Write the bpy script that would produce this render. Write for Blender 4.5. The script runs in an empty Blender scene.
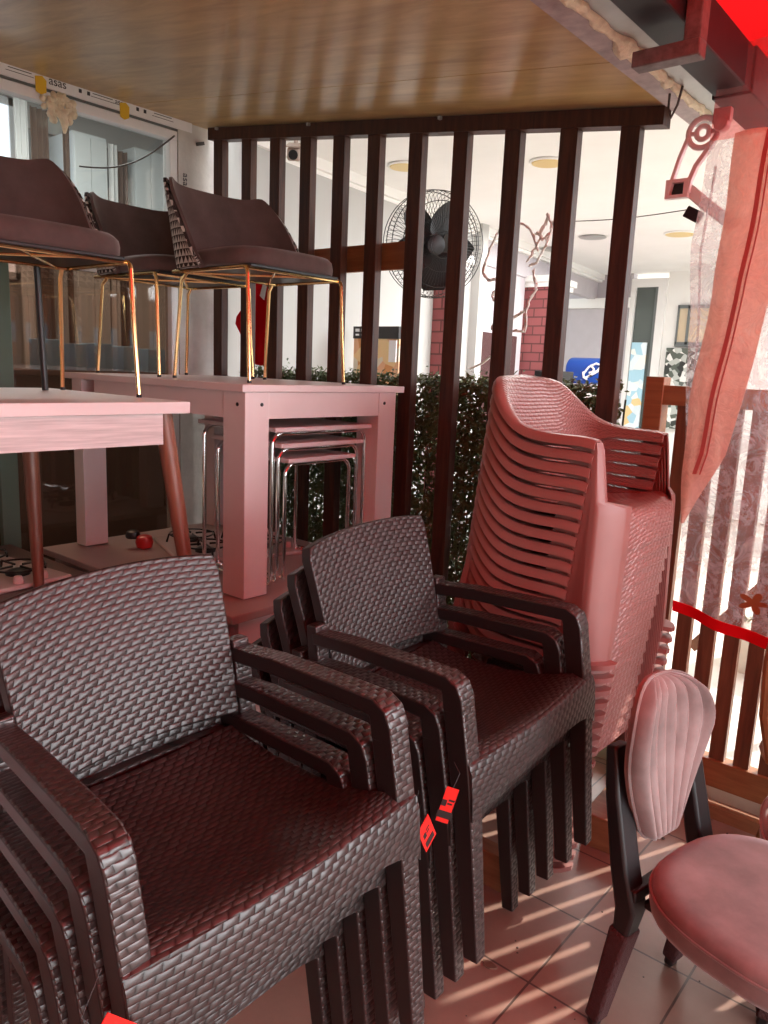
import bpy, math, random
from mathutils import Vector, Matrix, Euler, noise

random.seed(7)
V = Vector
SC = bpy.context.scene
COL = SC.collection
PI = math.pi

# ------------------------------------------------------------------ materials
def N(nt, t, **kw):
    n = nt.nodes.new(t)
    for k, v in kw.items():
        if k in n.inputs: n.inputs[k].default_value = v
        else: setattr(n, k, v)
    return n

def mat(name, col, rough=0.5, metal=0.0, spec=0.5, var=0.0, scale=8.0, stretch=(1, 1, 1), bump=0.0, bscale=40.0, sheen=0.0, coat=0.0, col2=None, coords='Object'):
    m = bpy.data.materials.new(name); m.use_nodes = True
    nt = m.node_tree; b = nt.nodes['Principled BSDF']
    b.inputs['Base Color'].default_value = (*col, 1)
    b.inputs['Roughness'].default_value = rough
    b.inputs['Metallic'].default_value = metal
    b.inputs['Specular IOR Level'].default_value = spec
    if sheen: b.inputs['Sheen Weight'].default_value = sheen; b.inputs['Sheen Roughness'].default_value = 0.4
    if coat: b.inputs['Coat Weight'].default_value = coat; b.inputs['Coat Roughness'].default_value = 0.08
    tc = N(nt, 'ShaderNodeTexCoord'); mp = N(nt, 'ShaderNodeMapping'); mp.inputs['Scale'].default_value = stretch
    nt.links.new(tc.outputs[coords], mp.inputs['Vector'])
    if var or col2:
        t = N(nt, 'ShaderNodeTexNoise', Scale=scale, Detail=6.0, Roughness=0.6)
        nt.links.new(mp.outputs['Vector'], t.inputs['Vector'])
        r = N(nt, 'ShaderNodeValToRGB')
        r.color_ramp.elements[0].position = 0.3; r.color_ramp.elements[1].position = 0.72
        c2 = col2 or tuple(max(0, c * (1 - var)) for c in col)
        c1 = col if col2 else tuple(min(1, c * (1 + var * 0.6)) for c in col)
        r.color_ramp.elements[0].color = (*c2, 1); r.color_ramp.elements[1].color = (*c1, 1)
        nt.links.new(t.outputs['Fac'], r.inputs['Fac']); nt.links.new(r.outputs['Color'], b.inputs['Base Color'])
    if bump:
        t2 = N(nt, 'ShaderNodeTexNoise', Scale=bscale, Detail=4.0)
        nt.links.new(mp.outputs['Vector'], t2.inputs['Vector'])
        bp = N(nt, 'ShaderNodeBump', Strength=bump, Distance=0.01)
        nt.links.new(t2.outputs['Fac'], bp.inputs['Height']); nt.links.new(bp.outputs['Normal'], b.inputs['Normal'])
    return m

def mnode(nt, op, a, b=None, c=None):
    n = nt.nodes.new('ShaderNodeMath'); n.operation = op
    for i, x in enumerate((a, b, c)):
        if x is None: continue
        if isinstance(x, (int, float)): n.inputs[i].default_value = x
        else: nt.links.new(x, n.inputs[i])
    return n.outputs[0]

def weave_mat(name, col, gap_shade, rough, w=0.032, h=0.0125, strength=0.9, dist=0.004, skew=0.45, var=0.25, spec=0.5, endp=0.55):
    """Basket weave laid out in metres of UV: strands in rows, each row shifted by half a strand."""
    m = bpy.data.materials.new(name); m.use_nodes = True
    nt = m.node_tree; b = nt.nodes['Principled BSDF']
    b.inputs['Roughness'].default_value = rough; b.inputs['Specular IOR Level'].default_value = spec
    tc = N(nt, 'ShaderNodeTexCoord'); sp = N(nt, 'ShaderNodeSeparateXYZ'); nt.links.new(tc.outputs['UV'], sp.inputs[0])
    vv = mnode(nt, 'DIVIDE', sp.outputs['Y'], h)
    row = mnode(nt, 'FLOOR', vv); fv = mnode(nt, 'SUBTRACT', vv, row)
    odd = mnode(nt, 'MULTIPLY', row, 0.5)
    uu = mnode(nt, 'ADD', mnode(nt, 'DIVIDE', sp.outputs['X'], w), odd)
    uu = mnode(nt, 'ADD', uu, mnode(nt, 'MULTIPLY', fv, skew * 0.4))
    cu = mnode(nt, 'FLOOR', uu); fu = mnode(nt, 'SUBTRACT', uu, cu)
    hu = mnode(nt, 'POWER', mnode(nt, 'SINE', mnode(nt, 'MULTIPLY', fu, PI)), endp)
    hv = mnode(nt, 'POWER', mnode(nt, 'SINE', mnode(nt, 'MULTIPLY', fv, PI)), 0.4)
    hh = mnode(nt, 'MULTIPLY', hu, hv)
    bp = N(nt, 'ShaderNodeBump', Strength=strength, Distance=dist)
    nt.links.new(hh, bp.inputs['Height']); nt.links.new(bp.outputs['Normal'], b.inputs['Normal'])
    wn = N(nt, 'ShaderNodeTexWhiteNoise', noise_dimensions='2D')
    cb = N(nt, 'ShaderNodeCombineXYZ'); nt.links.new(cu, cb.inputs[0]); nt.links.new(row, cb.inputs[1])
    nt.links.new(cb.outputs[0], wn.inputs['Vector'])
    k = mnode(nt, 'MULTIPLY_ADD', wn.outputs['Value'], var, 1 - var * 0.5)
    mx = N(nt, 'ShaderNodeMix', data_type='RGBA'); mx.inputs['A'].default_value = (*gap_shade, 1); mx.inputs['B'].default_value = (*col, 1)  # shade between the strands is painted in as the dark colour
    f = mnode(nt, 'MULTIPLY', hh, 2.2); f = mnode(nt, 'MINIMUM', f, 1.0)
    nt.links.new(f, mx.inputs['Factor'])
    hs = N(nt, 'ShaderNodeHueSaturation'); nt.links.new(mx.outputs['Result'], hs.inputs['Color']); nt.links.new(k, hs.inputs['Value'])
    nt.links.new(hs.outputs['Color'], b.inputs['Base Color'])
    return m

def wood_mat(name, a, bcol, rough=0.45, stretch=(1, 12, 12), scale=3.0, coat=0.0, bump=0.15, coords='Object', spec=0.5):
    m = bpy.data.materials.new(name); m.use_nodes = True
    nt = m.node_tree; b = nt.nodes['Principled BSDF']
    b.inputs['Roughness'].default_value = rough; b.inputs['Specular IOR Level'].default_value = spec
    if coat: b.inputs['Coat Weight'].default_value = coat; b.inputs['Coat Roughness'].default_value = 0.12
    tc = N(nt, 'ShaderNodeTexCoord'); mp = N(nt, 'ShaderNodeMapping'); mp.inputs['Scale'].default_value = stretch
    nt.links.new(tc.outputs[coords], mp.inputs['Vector'])
    t = N(nt, 'ShaderNodeTexNoise', Scale=scale, Detail=8.0, Roughness=0.65, Distortion=0.6)
    nt.links.new(mp.outputs['Vector'], t.inputs['Vector'])
    r = N(nt, 'ShaderNodeValToRGB')
    r.color_ramp.elements[0].position = 0.32; r.color_ramp.elements[1].position = 0.68
    r.color_ramp.elements[0].color = (*a, 1); r.color_ramp.elements[1].color = (*bcol, 1)
    nt.links.new(t.outputs['Fac'], r.inputs['Fac']); nt.links.new(r.outputs['Color'], b.inputs['Base Color'])
    if bump:
        bp = N(nt, 'ShaderNodeBump', Strength=bump, Distance=0.004)
        nt.links.new(t.outputs['Fac'], bp.inputs['Height']); nt.links.new(bp.outputs['Normal'], b.inputs['Normal'])
    return m

def clear_mat(name, tint=(1, 1, 1), alpha=0.8, haze=(0.8, 0.8, 0.8), rough=0.1, wrinkle=0.0, wscale=14.0, gloss=0.12):
    """Clear sheet: see-through, with a gloss and (for plastic) a creased milky haze."""
    m = bpy.data.materials.new(name); m.use_nodes = True
    nt = m.node_tree; nt.nodes.remove(nt.nodes['Principled BSDF']); out = nt.nodes['Material Output']
    tr = N(nt, 'ShaderNodeBsdfTransparent'); tr.inputs['Color'].default_value = (*tint, 1)
    gl = N(nt, 'ShaderNodeBsdfGlossy', Roughness=rough); gl.inputs['Color'].default_value = (1, 1, 1, 1)
    df = N(nt, 'ShaderNodeBsdfDiffuse'); df.inputs['Color'].default_value = (*haze, 1)
    tl = N(nt, 'ShaderNodeBsdfTranslucent'); tl.inputs['Color'].default_value = (*haze, 1)
    m0 = N(nt, 'ShaderNodeMixShader', Fac=0.5); nt.links.new(df.outputs[0], m0.inputs[1]); nt.links.new(tl.outputs[0], m0.inputs[2])
    m1 = N(nt, 'ShaderNodeMixShader', Fac=1 - alpha); nt.links.new(tr.outputs[0], m1.inputs[1]); nt.links.new(m0.outputs[0], m1.inputs[2])
    m2 = N(nt, 'ShaderNodeMixShader', Fac=gloss); nt.links.new(m1.outputs[0], m2.inputs[1]); nt.links.new(gl.outputs[0], m2.inputs[2])
    if wrinkle:
        tc = N(nt, 'ShaderNodeTexCoord')
        t = N(nt, 'ShaderNodeTexNoise', Scale=wscale, Detail=7.0, Roughness=0.75, Distortion=2.5)
        nt.links.new(tc.outputs['Object'], t.inputs['Vector'])
        mr = N(nt, 'ShaderNodeMapRange'); mr.inputs['From Min'].default_value = 0.38; mr.inputs['From Max'].default_value = 0.68
        mr.inputs['To Min'].default_value = max(0, 1 - alpha - wrinkle * 0.4); mr.inputs['To Max'].default_value = min(1, 1 - alpha + wrinkle)
        nt.links.new(t.outputs['Fac'], mr.inputs['Value']); nt.links.new(mr.outputs[0], m1.inputs[0])
        bp = N(nt, 'ShaderNodeBump', Strength=0.6, Distance=0.02)
        nt.links.new(t.outputs['Fac'], bp.inputs['Height'])
        for n in (gl, df): nt.links.new(bp.outputs['Normal'], n.inputs['Normal'])
    nt.links.new(m2.outputs[0], out.inputs['Surface'])
    return m

def cloth_through(name, col, trans=0.5, tcol=None):
    """Fabric that lets daylight through it (translucent)."""
    m = bpy.data.materials.new(name); m.use_nodes = True
    nt = m.node_tree; nt.nodes.remove(nt.nodes['Principled BSDF']); out = nt.nodes['Material Output']
    df = N(nt, 'ShaderNodeBsdfDiffuse'); df.inputs['Color'].default_value = (*col, 1)
    tl = N(nt, 'ShaderNodeBsdfTranslucent'); tl.inputs['Color'].default_value = (*(tcol or col), 1)
    mx = N(nt, 'ShaderNodeMixShader', Fac=trans)
    nt.links.new(df.outputs[0], mx.inputs[1]); nt.links.new(tl.outputs[0], mx.inputs[2]); nt.links.new(mx.outputs[0], out.inputs['Surface'])
    return m

def glow(name, col, s):
    m = bpy.data.materials.new(name); m.use_nodes = True
    nt = m.node_tree; b = nt.nodes['Principled BSDF']
    b.inputs['Base Color'].default_value = (*col, 1); b.inputs['Emission Color'].default_value = (*col, 1); b.inputs['Emission Strength'].default_value = s
    return m

# ------------------------------------------------------------------ mesh building
class MB:
    def __init__(s): s.v = []; s.f = []; s.uv = {}
    def add(s, vs, fs, uvs=None):
        o = len(s.v); s.v += [V(p) for p in vs]
        for i, f in enumerate(fs):
            if uvs: s.uv[len(s.f)] = uvs[i]
            s.f.append([o + k for k in f])
        return s
    def box(s, c, d, rot=None):
        hx, hy, hz = d[0] / 2, d[1] / 2, d[2] / 2; c = V(c)
        p = [V((x, y, z)) for x in (-hx, hx) for y in (-hy, hy) for z in (-hz, hz)]
        if rot is not None:
            R = rot.to_matrix() if isinstance(rot, Euler) else rot
            p = [R @ q for q in p]
        return s.add([c + q for q in p], [(0, 1, 3, 2), (4, 6, 7, 5), (0, 4, 5, 1), (2, 3, 7, 6), (0, 2, 6, 4), (1, 5, 7, 3)])
    def span(s, a, b):
        a, b = V(a), V(b)
        return s.box((a + b) / 2, [abs(x) for x in (b - a)])
    def sweep(s, path, w, t, side=(0, 1, 0)):
        """rectangular bar along a path; w is across `side`, t across the other way (number or list)"""
        path = [V(p) for p in path]; side = V(side).normalized(); n = len(path); rings = []
        for i, p in enumerate(path):
            d0 = (p - path[i - 1]).normalized() if i else (path[1] - p).normalized()
            d1 = (path[i + 1] - p).normalized() if i < n - 1 else d0
            tg = (d0 + d1).normalized(); nm = tg.cross(side).normalized()
            k = 1 / max(0.5, tg.dot(d1))
            ww = w[i] if isinstance(w, (list, tuple)) else w; tt = (t[i] if isinstance(t, (list, tuple)) else t) * k
            rings.append([p + side * (ww / 2) * a + nm * (tt / 2) * b for a, b in ((-1, -1), (1, -1), (1, 1), (-1, 1))])
        vs = [q for r in rings for q in r]; fs = []
        for i in range(n - 1):
            for k in range(4):
                a, b = i * 4 + k, i * 4 + (k + 1) % 4
                fs.append((a, b, b + 4, a + 4))
        fs += [(3, 2, 1, 0), tuple((n - 1) * 4 + k for k in range(4))]
        return s.add(vs, fs)
    def tube(s, path, r, n=8, closed=False):
        path = [V(p) for p in path]; m = len(path); rings = []; up = None
        for i, p in enumerate(path):
            if closed: tg = (path[(i + 1) % m] - path[i - 1]).normalized()
            else:
                d0 = (p - path[i - 1]).normalized() if i else (path[1] - p).normalized()
                d1 = (path[i + 1] - p).normalized() if i < m - 1 else d0
                tg = (d0 + d1).normalized()
            if up is None: up = tg.orthogonal().normalized()
            up = (up - tg * up.dot(tg)).normalized(); bi = tg.cross(up)
            rr = r[i] if isinstance(r, (list, tuple)) else r
            rings.append([p + (up * math.cos(2 * PI * k / n) + bi * math.sin(2 * PI * k / n)) * rr for k in range(n)])
        vs = [q for rg in rings for q in rg]; fs = []
        for i in range(m if closed else m - 1):
            j = (i + 1) % m
            for k in range(n):
                l = (k + 1) % n
                fs.append((i * n + k, i * n + l, j * n + l, j * n + k))
        if not closed: fs += [tuple(range(n - 1, -1, -1)), tuple((m - 1) * n + k for k in range(n))]
        return s.add(vs, fs)
    def lathe(s, prof, c=(0, 0, 0), n=24, axis='z'):
        c = V(c); vs = []
        for r, h in prof:
            for k in range(n):
                a = 2 * PI * k / n
                q = V((r * math.cos(a), r * math.sin(a), h))
                if axis == 'y': q = V((q.x, q.z, -q.y))
                if axis == 'x': q = V((q.z, q.x, q.y))
                vs.append(c + q)
        fs = []; m = len(prof)
        for i in range(m - 1):
            for k in range(n):
                l = (k + 1) % n
                fs.append((i * n + k, i * n + l, (i + 1) * n + l, (i + 1) * n + k))
        fs += [tuple(range(n - 1, -1, -1)), tuple((m - 1) * n + k for k in range(n))]
        return s.add(vs, fs)
    def prism(s, poly, d, M=None):
        """poly: 2-D outline in local XY, extruded along local Z by d"""
        n = len(poly); vs = [V((x, y, 0)) for x, y in poly] + [V((x, y, d)) for x, y in poly]
        if M is not None: vs = [M @ q for q in vs]
        fs = [tuple(range(n - 1, -1, -1)), tuple(range(n, 2 * n))] + [(i, (i + 1) % n, n + (i + 1) % n, n + i) for i in range(n)]
        return s.add(vs, fs)
    def shell(s, P, t=0.02, uv=True):
        """closed thick sheet from a grid of points P[i][j]; t = thickness behind the surface (number or f(i, j))"""
        ni, nj = len(P), len(P[0]); P = [[V(q) for q in r] for r in P]; Nn = []
        for i in range(ni):
            row = []
            for j in range(nj):
                a = P[min(i + 1, ni - 1)][j] - P[max(i - 1, 0)][j]; b = P[i][min(j + 1, nj - 1)] - P[i][max(j - 1, 0)]
                row.append(a.cross(b).normalized())
            Nn.append(row)
        back = [[P[i][j] - Nn[i][j] * (t(i, j) if callable(t) else t) for j in range(nj)] for i in range(ni)]
        vs = [q for r in P for q in r] + [q for r in back for q in r]; o = ni * nj
        U = [[0.0] * nj for _ in range(ni)]; W = [[0.0] * nj for _ in range(ni)]
        mi = ni // 2; mj = nj // 2
        for i in range(ni):
            W[i] = [sum((P[k + 1][j] - P[k][j]).length for k in range(i)) for j in range(nj)]
            for j in range(1, nj): U[i][j] = U[i][j - 1] + (P[i][j] - P[i][j - 1]).length
            sh = U[i][mj]
            U[i] = [u - sh for u in U[i]]
        fs = []; uvs = []
        I = lambda i, j: i * nj + j
        for i in range(ni - 1):
            for j in range(nj - 1):
                q = [(i, j), (i + 1, j), (i + 1, j + 1), (i, j + 1)]
                fs.append([I(*k) for k in q]); uvs.append([(U[a][b], W[a][b]) for a, b in q])
                q = q[::-1]
                fs.append([o + I(*k) for k in q]); uvs.append([(U[a][b], W[a][b]) for a, b in q])
        rim = [(i, 0) for i in range(ni)] + [(ni - 1, j) for j in range(1, nj)] + [(i, nj - 1) for i in range(ni - 2, -1, -1)] + [(0, j) for j in range(nj - 2, 0, -1)]
        for k in range(len(rim)):
            a, b = rim[k], rim[(k + 1) % len(rim)]
            fs.append([I(*b), I(*a), o + I(*a), o + I(*b)]); uvs.append([(k * .01, 0), (k * .01 + .01, 0), (k * .01 + .01, .01), (k * .01, .01)])
        return s.add(vs, fs, uvs)
    def closed(s, P, Q):
        """solid between two matching grids of points (P in front, Q behind)"""
        ni, nj = len(P), len(P[0]); o = ni * nj; I = lambda i, j: i * nj + j; fs = []
        for i in range(ni - 1):
            for j in range(nj - 1):
                f = (I(i, j), I(i + 1, j), I(i + 1, j + 1), I(i, j + 1)); fs += [f, tuple(o + k for k in f[::-1])]
        rim = [(i, 0) for i in range(ni)] + [(ni - 1, j) for j in range(1, nj)] + [(i, nj - 1) for i in range(ni - 2, -1, -1)] + [(0, j) for j in range(nj - 2, 0, -1)]
        for k in range(len(rim)):
            a, b = I(*rim[k]), I(*rim[(k + 1) % len(rim)]); fs.append((b, a, o + a, o + b))
        return s.add([q for r in P for q in r] + [q for r in Q for q in r], fs)
    def sheet(s, P):
        ni, nj = len(P), len(P[0])
        return s.add([q for r in P for q in r], [(i * nj + j, (i + 1) * nj + j, (i + 1) * nj + j + 1, i * nj + j + 1) for i in range(ni - 1) for j in range(nj - 1)])

def obj(name, mb, m, parent=None, bev=0.0, smooth=40, loc=None, sub=0, m2=None, pick=None):
    me = bpy.data.meshes.new(name); me.from_pydata([tuple(p) for p in mb.v], [], mb.f); me.update()
    uvl = me.uv_layers.new(name='UVMap')
    for p in me.polygons:
        uvs = mb.uv.get(p.index)
        if uvs:
            for li, uv in zip(p.loop_indices, uvs): uvl.data[li].uv = uv
        else:
            n = p.normal; ax = max(range(3), key=lambda k: abs(n[k]))
            for li in p.loop_indices:
                c = me.vertices[me.loops[li].vertex_index].co
                uvl.data[li].uv = (c.y, c.z) if ax == 0 else (c.x, c.z) if ax == 1 else (c.y, c.x)
    me.materials.append(m)
    if m2 is not None:
        me.materials.append(m2)
        for p in me.polygons:
            if pick(p): p.material_index = 1
    if smooth:
        me.shade_smooth()
        me.set_sharp_from_angle(angle=math.radians(smooth))
    o = bpy.data.objects.new(name, me); COL.objects.link(o)
    if parent is not None: o.parent = parent
    if loc is not None: o.location = loc
    if bev:
        b = o.modifiers.new('bevel', 'BEVEL'); b.width = bev; b.segments = 2; b.limit_method = 'ANGLE'; b.angle_limit = math.radians(40)
    if sub:
        b = o.modifiers.new('sub', 'SUBSURF'); b.levels = sub; b.render_levels = sub
    return o

def tag(o, label, cat, group=None, kind=None):
    o['label'] = label; o['category'] = cat
    if group: o['group'] = group
    if kind: o['kind'] = kind
    return o

def thing(name, label, cat, loc=(0, 0, 0), rz=0.0, group=None):
    o = bpy.data.objects.new(name, None); COL.objects.link(o); o.empty_display_size = 0.1
    o.location = loc; o.rotation_euler = (0, 0, rz)
    return tag(o, label, cat, group)

def struct(name, mb, m, parent=None, bev=0.0, smooth=40):
    o = obj(name, mb, m, parent, bev, smooth)
    if parent is None: o['kind'] = 'structure'
    return o

def children_of(o): return list(o.children)

def dup(root, loc, rz, label, group=None):
    r = root.copy(); COL.objects.link(r); r.location = loc; r.rotation_euler = (0, 0, rz); r['label'] = label
    if group: r['group'] = group
    for ch in children_of(root):
        c = ch.copy(); COL.objects.link(c); c.parent = r
        for g in children_of(ch):
            d = g.copy(); COL.objects.link(d); d.parent = c
    return r

def lerp(a, b, t): return a + (b - a) * t
def sstep(a, b, x):
    t = min(1, max(0, (x - a) / (b - a))); return t * t * (3 - 2 * t)
def interp(tab, x):
    for (x0, y0), (x1, y1) in zip(tab, tab[1:]):
        if x <= x1: return lerp(y0, y1, 0 if x1 == x0 else max(0, (x - x0) / (x1 - x0)))
    return tab[-1][1]
def arc(c, r, a0, a1, n, f):
    return [f(c[0] + r * math.cos(lerp(a0, a1, k / n)), c[1] + r * math.sin(lerp(a0, a1, k / n))) for k in range(n + 1)]
ORD = ['topmost', 'second from top', 'third from top', 'fourth from top', 'fifth from top', 'sixth from top', 'seventh from top', 'eighth from top', 'ninth from top', 'tenth from top', 'eleventh from top', 'twelfth from top', 'thirteenth from top', 'fourteenth from top', 'fifteenth from top', 'sixteenth from top', 'seventeenth from top', 'eighteenth from top', 'nineteenth from top', 'lowest']
# ------------------------------------------------------------------ palette
M = {}
M['rattan'] = weave_mat('brown_weave', (0.036, 0.027, 0.025), (0.003, 0.002, 0.002), 0.36, strength=1.0, dist=0.0018, spec=0.6, endp=0.85, var=.4, w=.0265, h=.0125)
M['rattan_arm'] = weave_mat('brown_arm_weave', (0.04, 0.03, 0.028), (0.003, 0.002, 0.002), 0.33, endp=0.85, var=.4, w=0.0265, h=0.0115, strength=1.0, dist=0.0018, skew=0.2, spec=0.8)
M['rattan_in'] = mat('smooth_shaded_brown_plastic', (0.016, 0.011, 0.011), 0.45)  # smooth unwoven faces, with their shade darkened into the colour
M['pink'] = weave_mat('pink_weave', (0.29, 0.132, 0.118), (0.24, 0.105, 0.092), 0.3, w=0.026, h=0.012, strength=0.8, dist=0.003, var=0.08)
M['pinkp'] = mat('pink_plastic', (0.29, 0.13, 0.115), 0.38, var=0.08)
M['counter'] = mat('shaded_white_worktop', (0.42, 0.345, 0.33), 0.4, var=0.1, scale=3)  # white worktop with the shade lying on it put into its colour
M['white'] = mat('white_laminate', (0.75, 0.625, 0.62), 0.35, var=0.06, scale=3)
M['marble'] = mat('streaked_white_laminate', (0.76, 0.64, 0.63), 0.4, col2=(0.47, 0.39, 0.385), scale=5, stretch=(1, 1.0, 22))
M['legwood'] = wood_mat('red_brown_leg_wood', (0.16, 0.05, 0.03), (0.26, 0.09, 0.05), 0.4, stretch=(10, 10, 1))
M['lattice'] = wood_mat('dark_stained_timber', (0.03, 0.011, 0.007), (0.085, 0.028, 0.014), 0.45, stretch=(14, 14, 1.2), spec=0.3)
M['fence'] = wood_mat('brown_fence_timber', (0.10, 0.035, 0.018), (0.2, 0.075, 0.035), 0.4, stretch=(14, 14, 1.2))
M['railwood'] = wood_mat('orange_brown_timber', (0.24, 0.09, 0.035), (0.36, 0.15, 0.06), 0.4, stretch=(1.2, 14, 14))
M['ceil'] = wood_mat('wood_ceiling_laminate', (0.38, 0.22, 0.085), (0.62, 0.42, 0.18), 0.3, stretch=(0.8, 6, 6), scale=2.2, coat=0.05, bump=0.03, spec=0.28)
M['velvet'] = mat('pink_velvet', (0.26, 0.218, 0.208), 0.85, spec=0.2, sheen=0.5, var=0.4, scale=6)
M['brownvelvet'] = mat('mauve_brown_velvet', (0.125, 0.08, 0.075), 0.85, spec=0.2, sheen=0.35, var=0.3, scale=7)
M['black'] = mat('black_plastic', (0.012, 0.012, 0.013), 0.38)
M['blackm'] = mat('black_metal', (0.015, 0.015, 0.016), 0.3, metal=0.3)
M['sleeve'] = mat('dark_red_sleeve', (0.06, 0.018, 0.018), 0.8, bump=0.8, bscale=160)
M['gold'] = mat('gold_metal', (0.95, 0.66, 0.32), 0.2, metal=1.0)
M['chrome'] = mat('chrome', (0.85, 0.85, 0.85), 0.07, metal=1.0)
M['pvc'] = mat('white_pvc', (0.86, 0.87, 0.88), 0.3, var=0.05)
M['dirtywhite'] = mat('dusty_white_wall', (0.62, 0.60, 0.57), 0.8, var=0.22, scale=5, bump=0.15)
M['foam'] = mat('cream_foam', (0.88, 0.78, 0.58), 0.9, bump=1.0, bscale=60, var=0.2, scale=30)
M['steelpink'] = mat('stained_angle_steel', (0.42, 0.33, 0.33), 0.55, var=0.3, scale=18, bump=0.2)
M['galv'] = mat('galvanised_gutter', (0.42, 0.42, 0.41), 0.4, metal=0.4, var=0.15, scale=10)
M['darksteel'] = mat('dark_purple_steel', (0.018, 0.012, 0.015), 0.5, spec=0.3, metal=0.0, var=0.25, scale=14)
M['bracket'] = mat('rusty_pink_bracket', (0.2, 0.14, 0.14), 0.5, col2=(0.07, 0.04, 0.035), scale=30)
M['rollpink'] = mat('painted_arm_casting', (0.75, 0.62, 0.63), 0.35)
M['awning'] = cloth_through('red_awning_fabric', (0.75, 0.01, 0.012), 0.45, (0.98, 0.012, 0.014))
M['pinkclear'] = clear_mat('awning_tinted_clear_plastic', (0.85, 0.42, 0.42), 0.78, (0.4, 0.12, 0.12), 0.2, wrinkle=0.2, wscale=9, gloss=0.05)  # clear sheet again, red of the awning behind mixed into its colour
M['redhem'] = cloth_through('red_hem_webbing', (0.75, 0.012, 0.02), 0.35)
M['clear'] = clear_mat('clear_creased_plastic', (0.97, 0.95, 0.95), 0.72, (0.72, 0.68, 0.70), 0.16, wrinkle=0.42, wscale=11, gloss=0.09)
M['peach'] = clear_mat('peach_zip_panel', (0.98, 0.76, 0.69), 0.42, (0.86, 0.58, 0.5), 0.2, wrinkle=0.15, wscale=16, gloss=0.05)
M['zip'] = mat('dark_red_zip', (0.4, 0.09, 0.08), 0.6)
M['leaf'] = mat('boxwood_leaf', (0.15, 0.21, 0.085), 0.35, col2=(0.045, 0.08, 0.03), scale=14)
M['twig'] = mat('dark_hedge_backing', (0.035, 0.045, 0.025), 0.9)
M['mapleleaf'] = mat('brown_maple_leaf', (0.28, 0.10, 0.03), 0.6)
M['redflag'] = cloth_through('red_cloth', (0.5, 0.01, 0.015), 0.3)
M['whitecloth'] = mat('white_cloth', (0.8, 0.8, 0.8), 0.8)
M['tagred'] = mat('red_card', (0.75, 0.02, 0.015), 0.4)
M['tagblack'] = mat('black_print', (0.02, 0.015, 0.015), 0.5)
M['glass'] = clear_mat('clear_window_glass', (0.93, 0.96, 0.95), 0.97, (0.5, 0.5, 0.5), 0.02, gloss=0.05)
M['tinted'] = clear_mat('bronze_tinted_glass', (0.6, 0.48, 0.40), 0.85, (0.16, 0.11, 0.08), 0.03, gloss=0.06)
M['greenedge'] = mat('green_glass_edge', (0.10, 0.14, 0.11), 0.1)
M['shopglass'] = mat('grey_shop_glass', (0.10, 0.118, 0.112), 0.12, spec=0.3)
M['alu'] = mat('white_aluminium', (0.78, 0.78, 0.77), 0.35)
M['greyalu'] = mat('grey_aluminium', (0.16, 0.18, 0.18), 0.35, metal=0.3)
M['patioceil'] = mat('white_plaster_ceiling', (0.86, 0.85, 0.84), 0.85, var=0.04, scale=2)
M['cornice'] = mat('white_cornice', (0.82, 0.82, 0.80), 0.6)
M['greywall'] = mat('pale_lilac_wall', (0.5, 0.47, 0.5), 0.8, var=0.05)
M['yellowlamp'] = mat('yellow_lamp_disc', (0.72, 0.55, 0.24), 0.4)
M['wardrobe'] = mat('white_wardrobe', (0.62, 0.66, 0.67), 0.4)
M['handle'] = mat('bronze_handle', (0.12, 0.085, 0.06), 0.35, metal=0.6)
M['curtainbrown'] = mat('brown_curtain', (0.10, 0.06, 0.045), 0.9)
M['curtainwhite'] = mat('white_curtain', (0.65, 0.66, 0.66), 0.9)
M['roomwall'] = mat('grey_room_wall', (0.46, 0.46, 0.45), 0.85)
M['tapeprint'] = mat('black_printing', (0.04, 0.04, 0.05), 0.6)
M['yellowtape'] = mat('yellow_tape', (0.75, 0.47, 0.03), 0.5)
M['cable'] = mat('grey_cable', (0.07, 0.06, 0.055), 0.6)
M['rope'] = mat('white_rope_light', (0.9, 0.87, 0.83), 0.5)
M['blue'] = mat('blue_plastic', (0.01, 0.065, 0.33), 0.35)
M['paper'] = mat('white_print', (0.85, 0.85, 0.88), 0.5)
M['hobwhite'] = mat('pale_enamel', (0.62, 0.55, 0.54), 0.25)
M['hobknob'] = mat('pink_grey_knob', (0.7, 0.5, 0.48), 0.4)
M['darkwood'] = wood_mat('dark_brown_worktop', (0.05, 0.02, 0.014), (0.10, 0.04, 0.028), 0.4, stretch=(2, 14, 14))
M['redlid'] = mat('red_plastic', (0.5, 0.015, 0.015), 0.3)
M['kerb'] = mat('cream_kerb', (0.68, 0.62, 0.54), 0.8, var=0.15, scale=6)
M['blockwood'] = wood_mat('orange_timber_offcut', (0.22, 0.09, 0.04), (0.34, 0.15, 0.07), 0.6, stretch=(2, 10, 10))
M['bent'] = wood_mat('honey_brown_cane', (0.2, 0.09, 0.03), (0.32, 0.16, 0.06), 0.35, stretch=(8, 8, 1))
M['stone'] = mat('dark_grit', (0.10, 0.085, 0.07), 0.9)
M['dryleaf'] = mat('dry_leaf', (0.16, 0.09, 0.06), 0.8)
M['street'] = mat('pale_street_paving', (0.62, 0.58, 0.52), 0.9, var=0.15, scale=2)
M['cctv'] = mat('beige_camera_housing', (0.42, 0.33, 0.28), 0.4)
M['facade'] = mat('terracotta_facade', (0.36, 0.15, 0.09), 0.8, var=0.1)
M['bluepanel'] = mat('pale_blue_panel', (0.28, 0.55, 0.82), 0.4)

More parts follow.
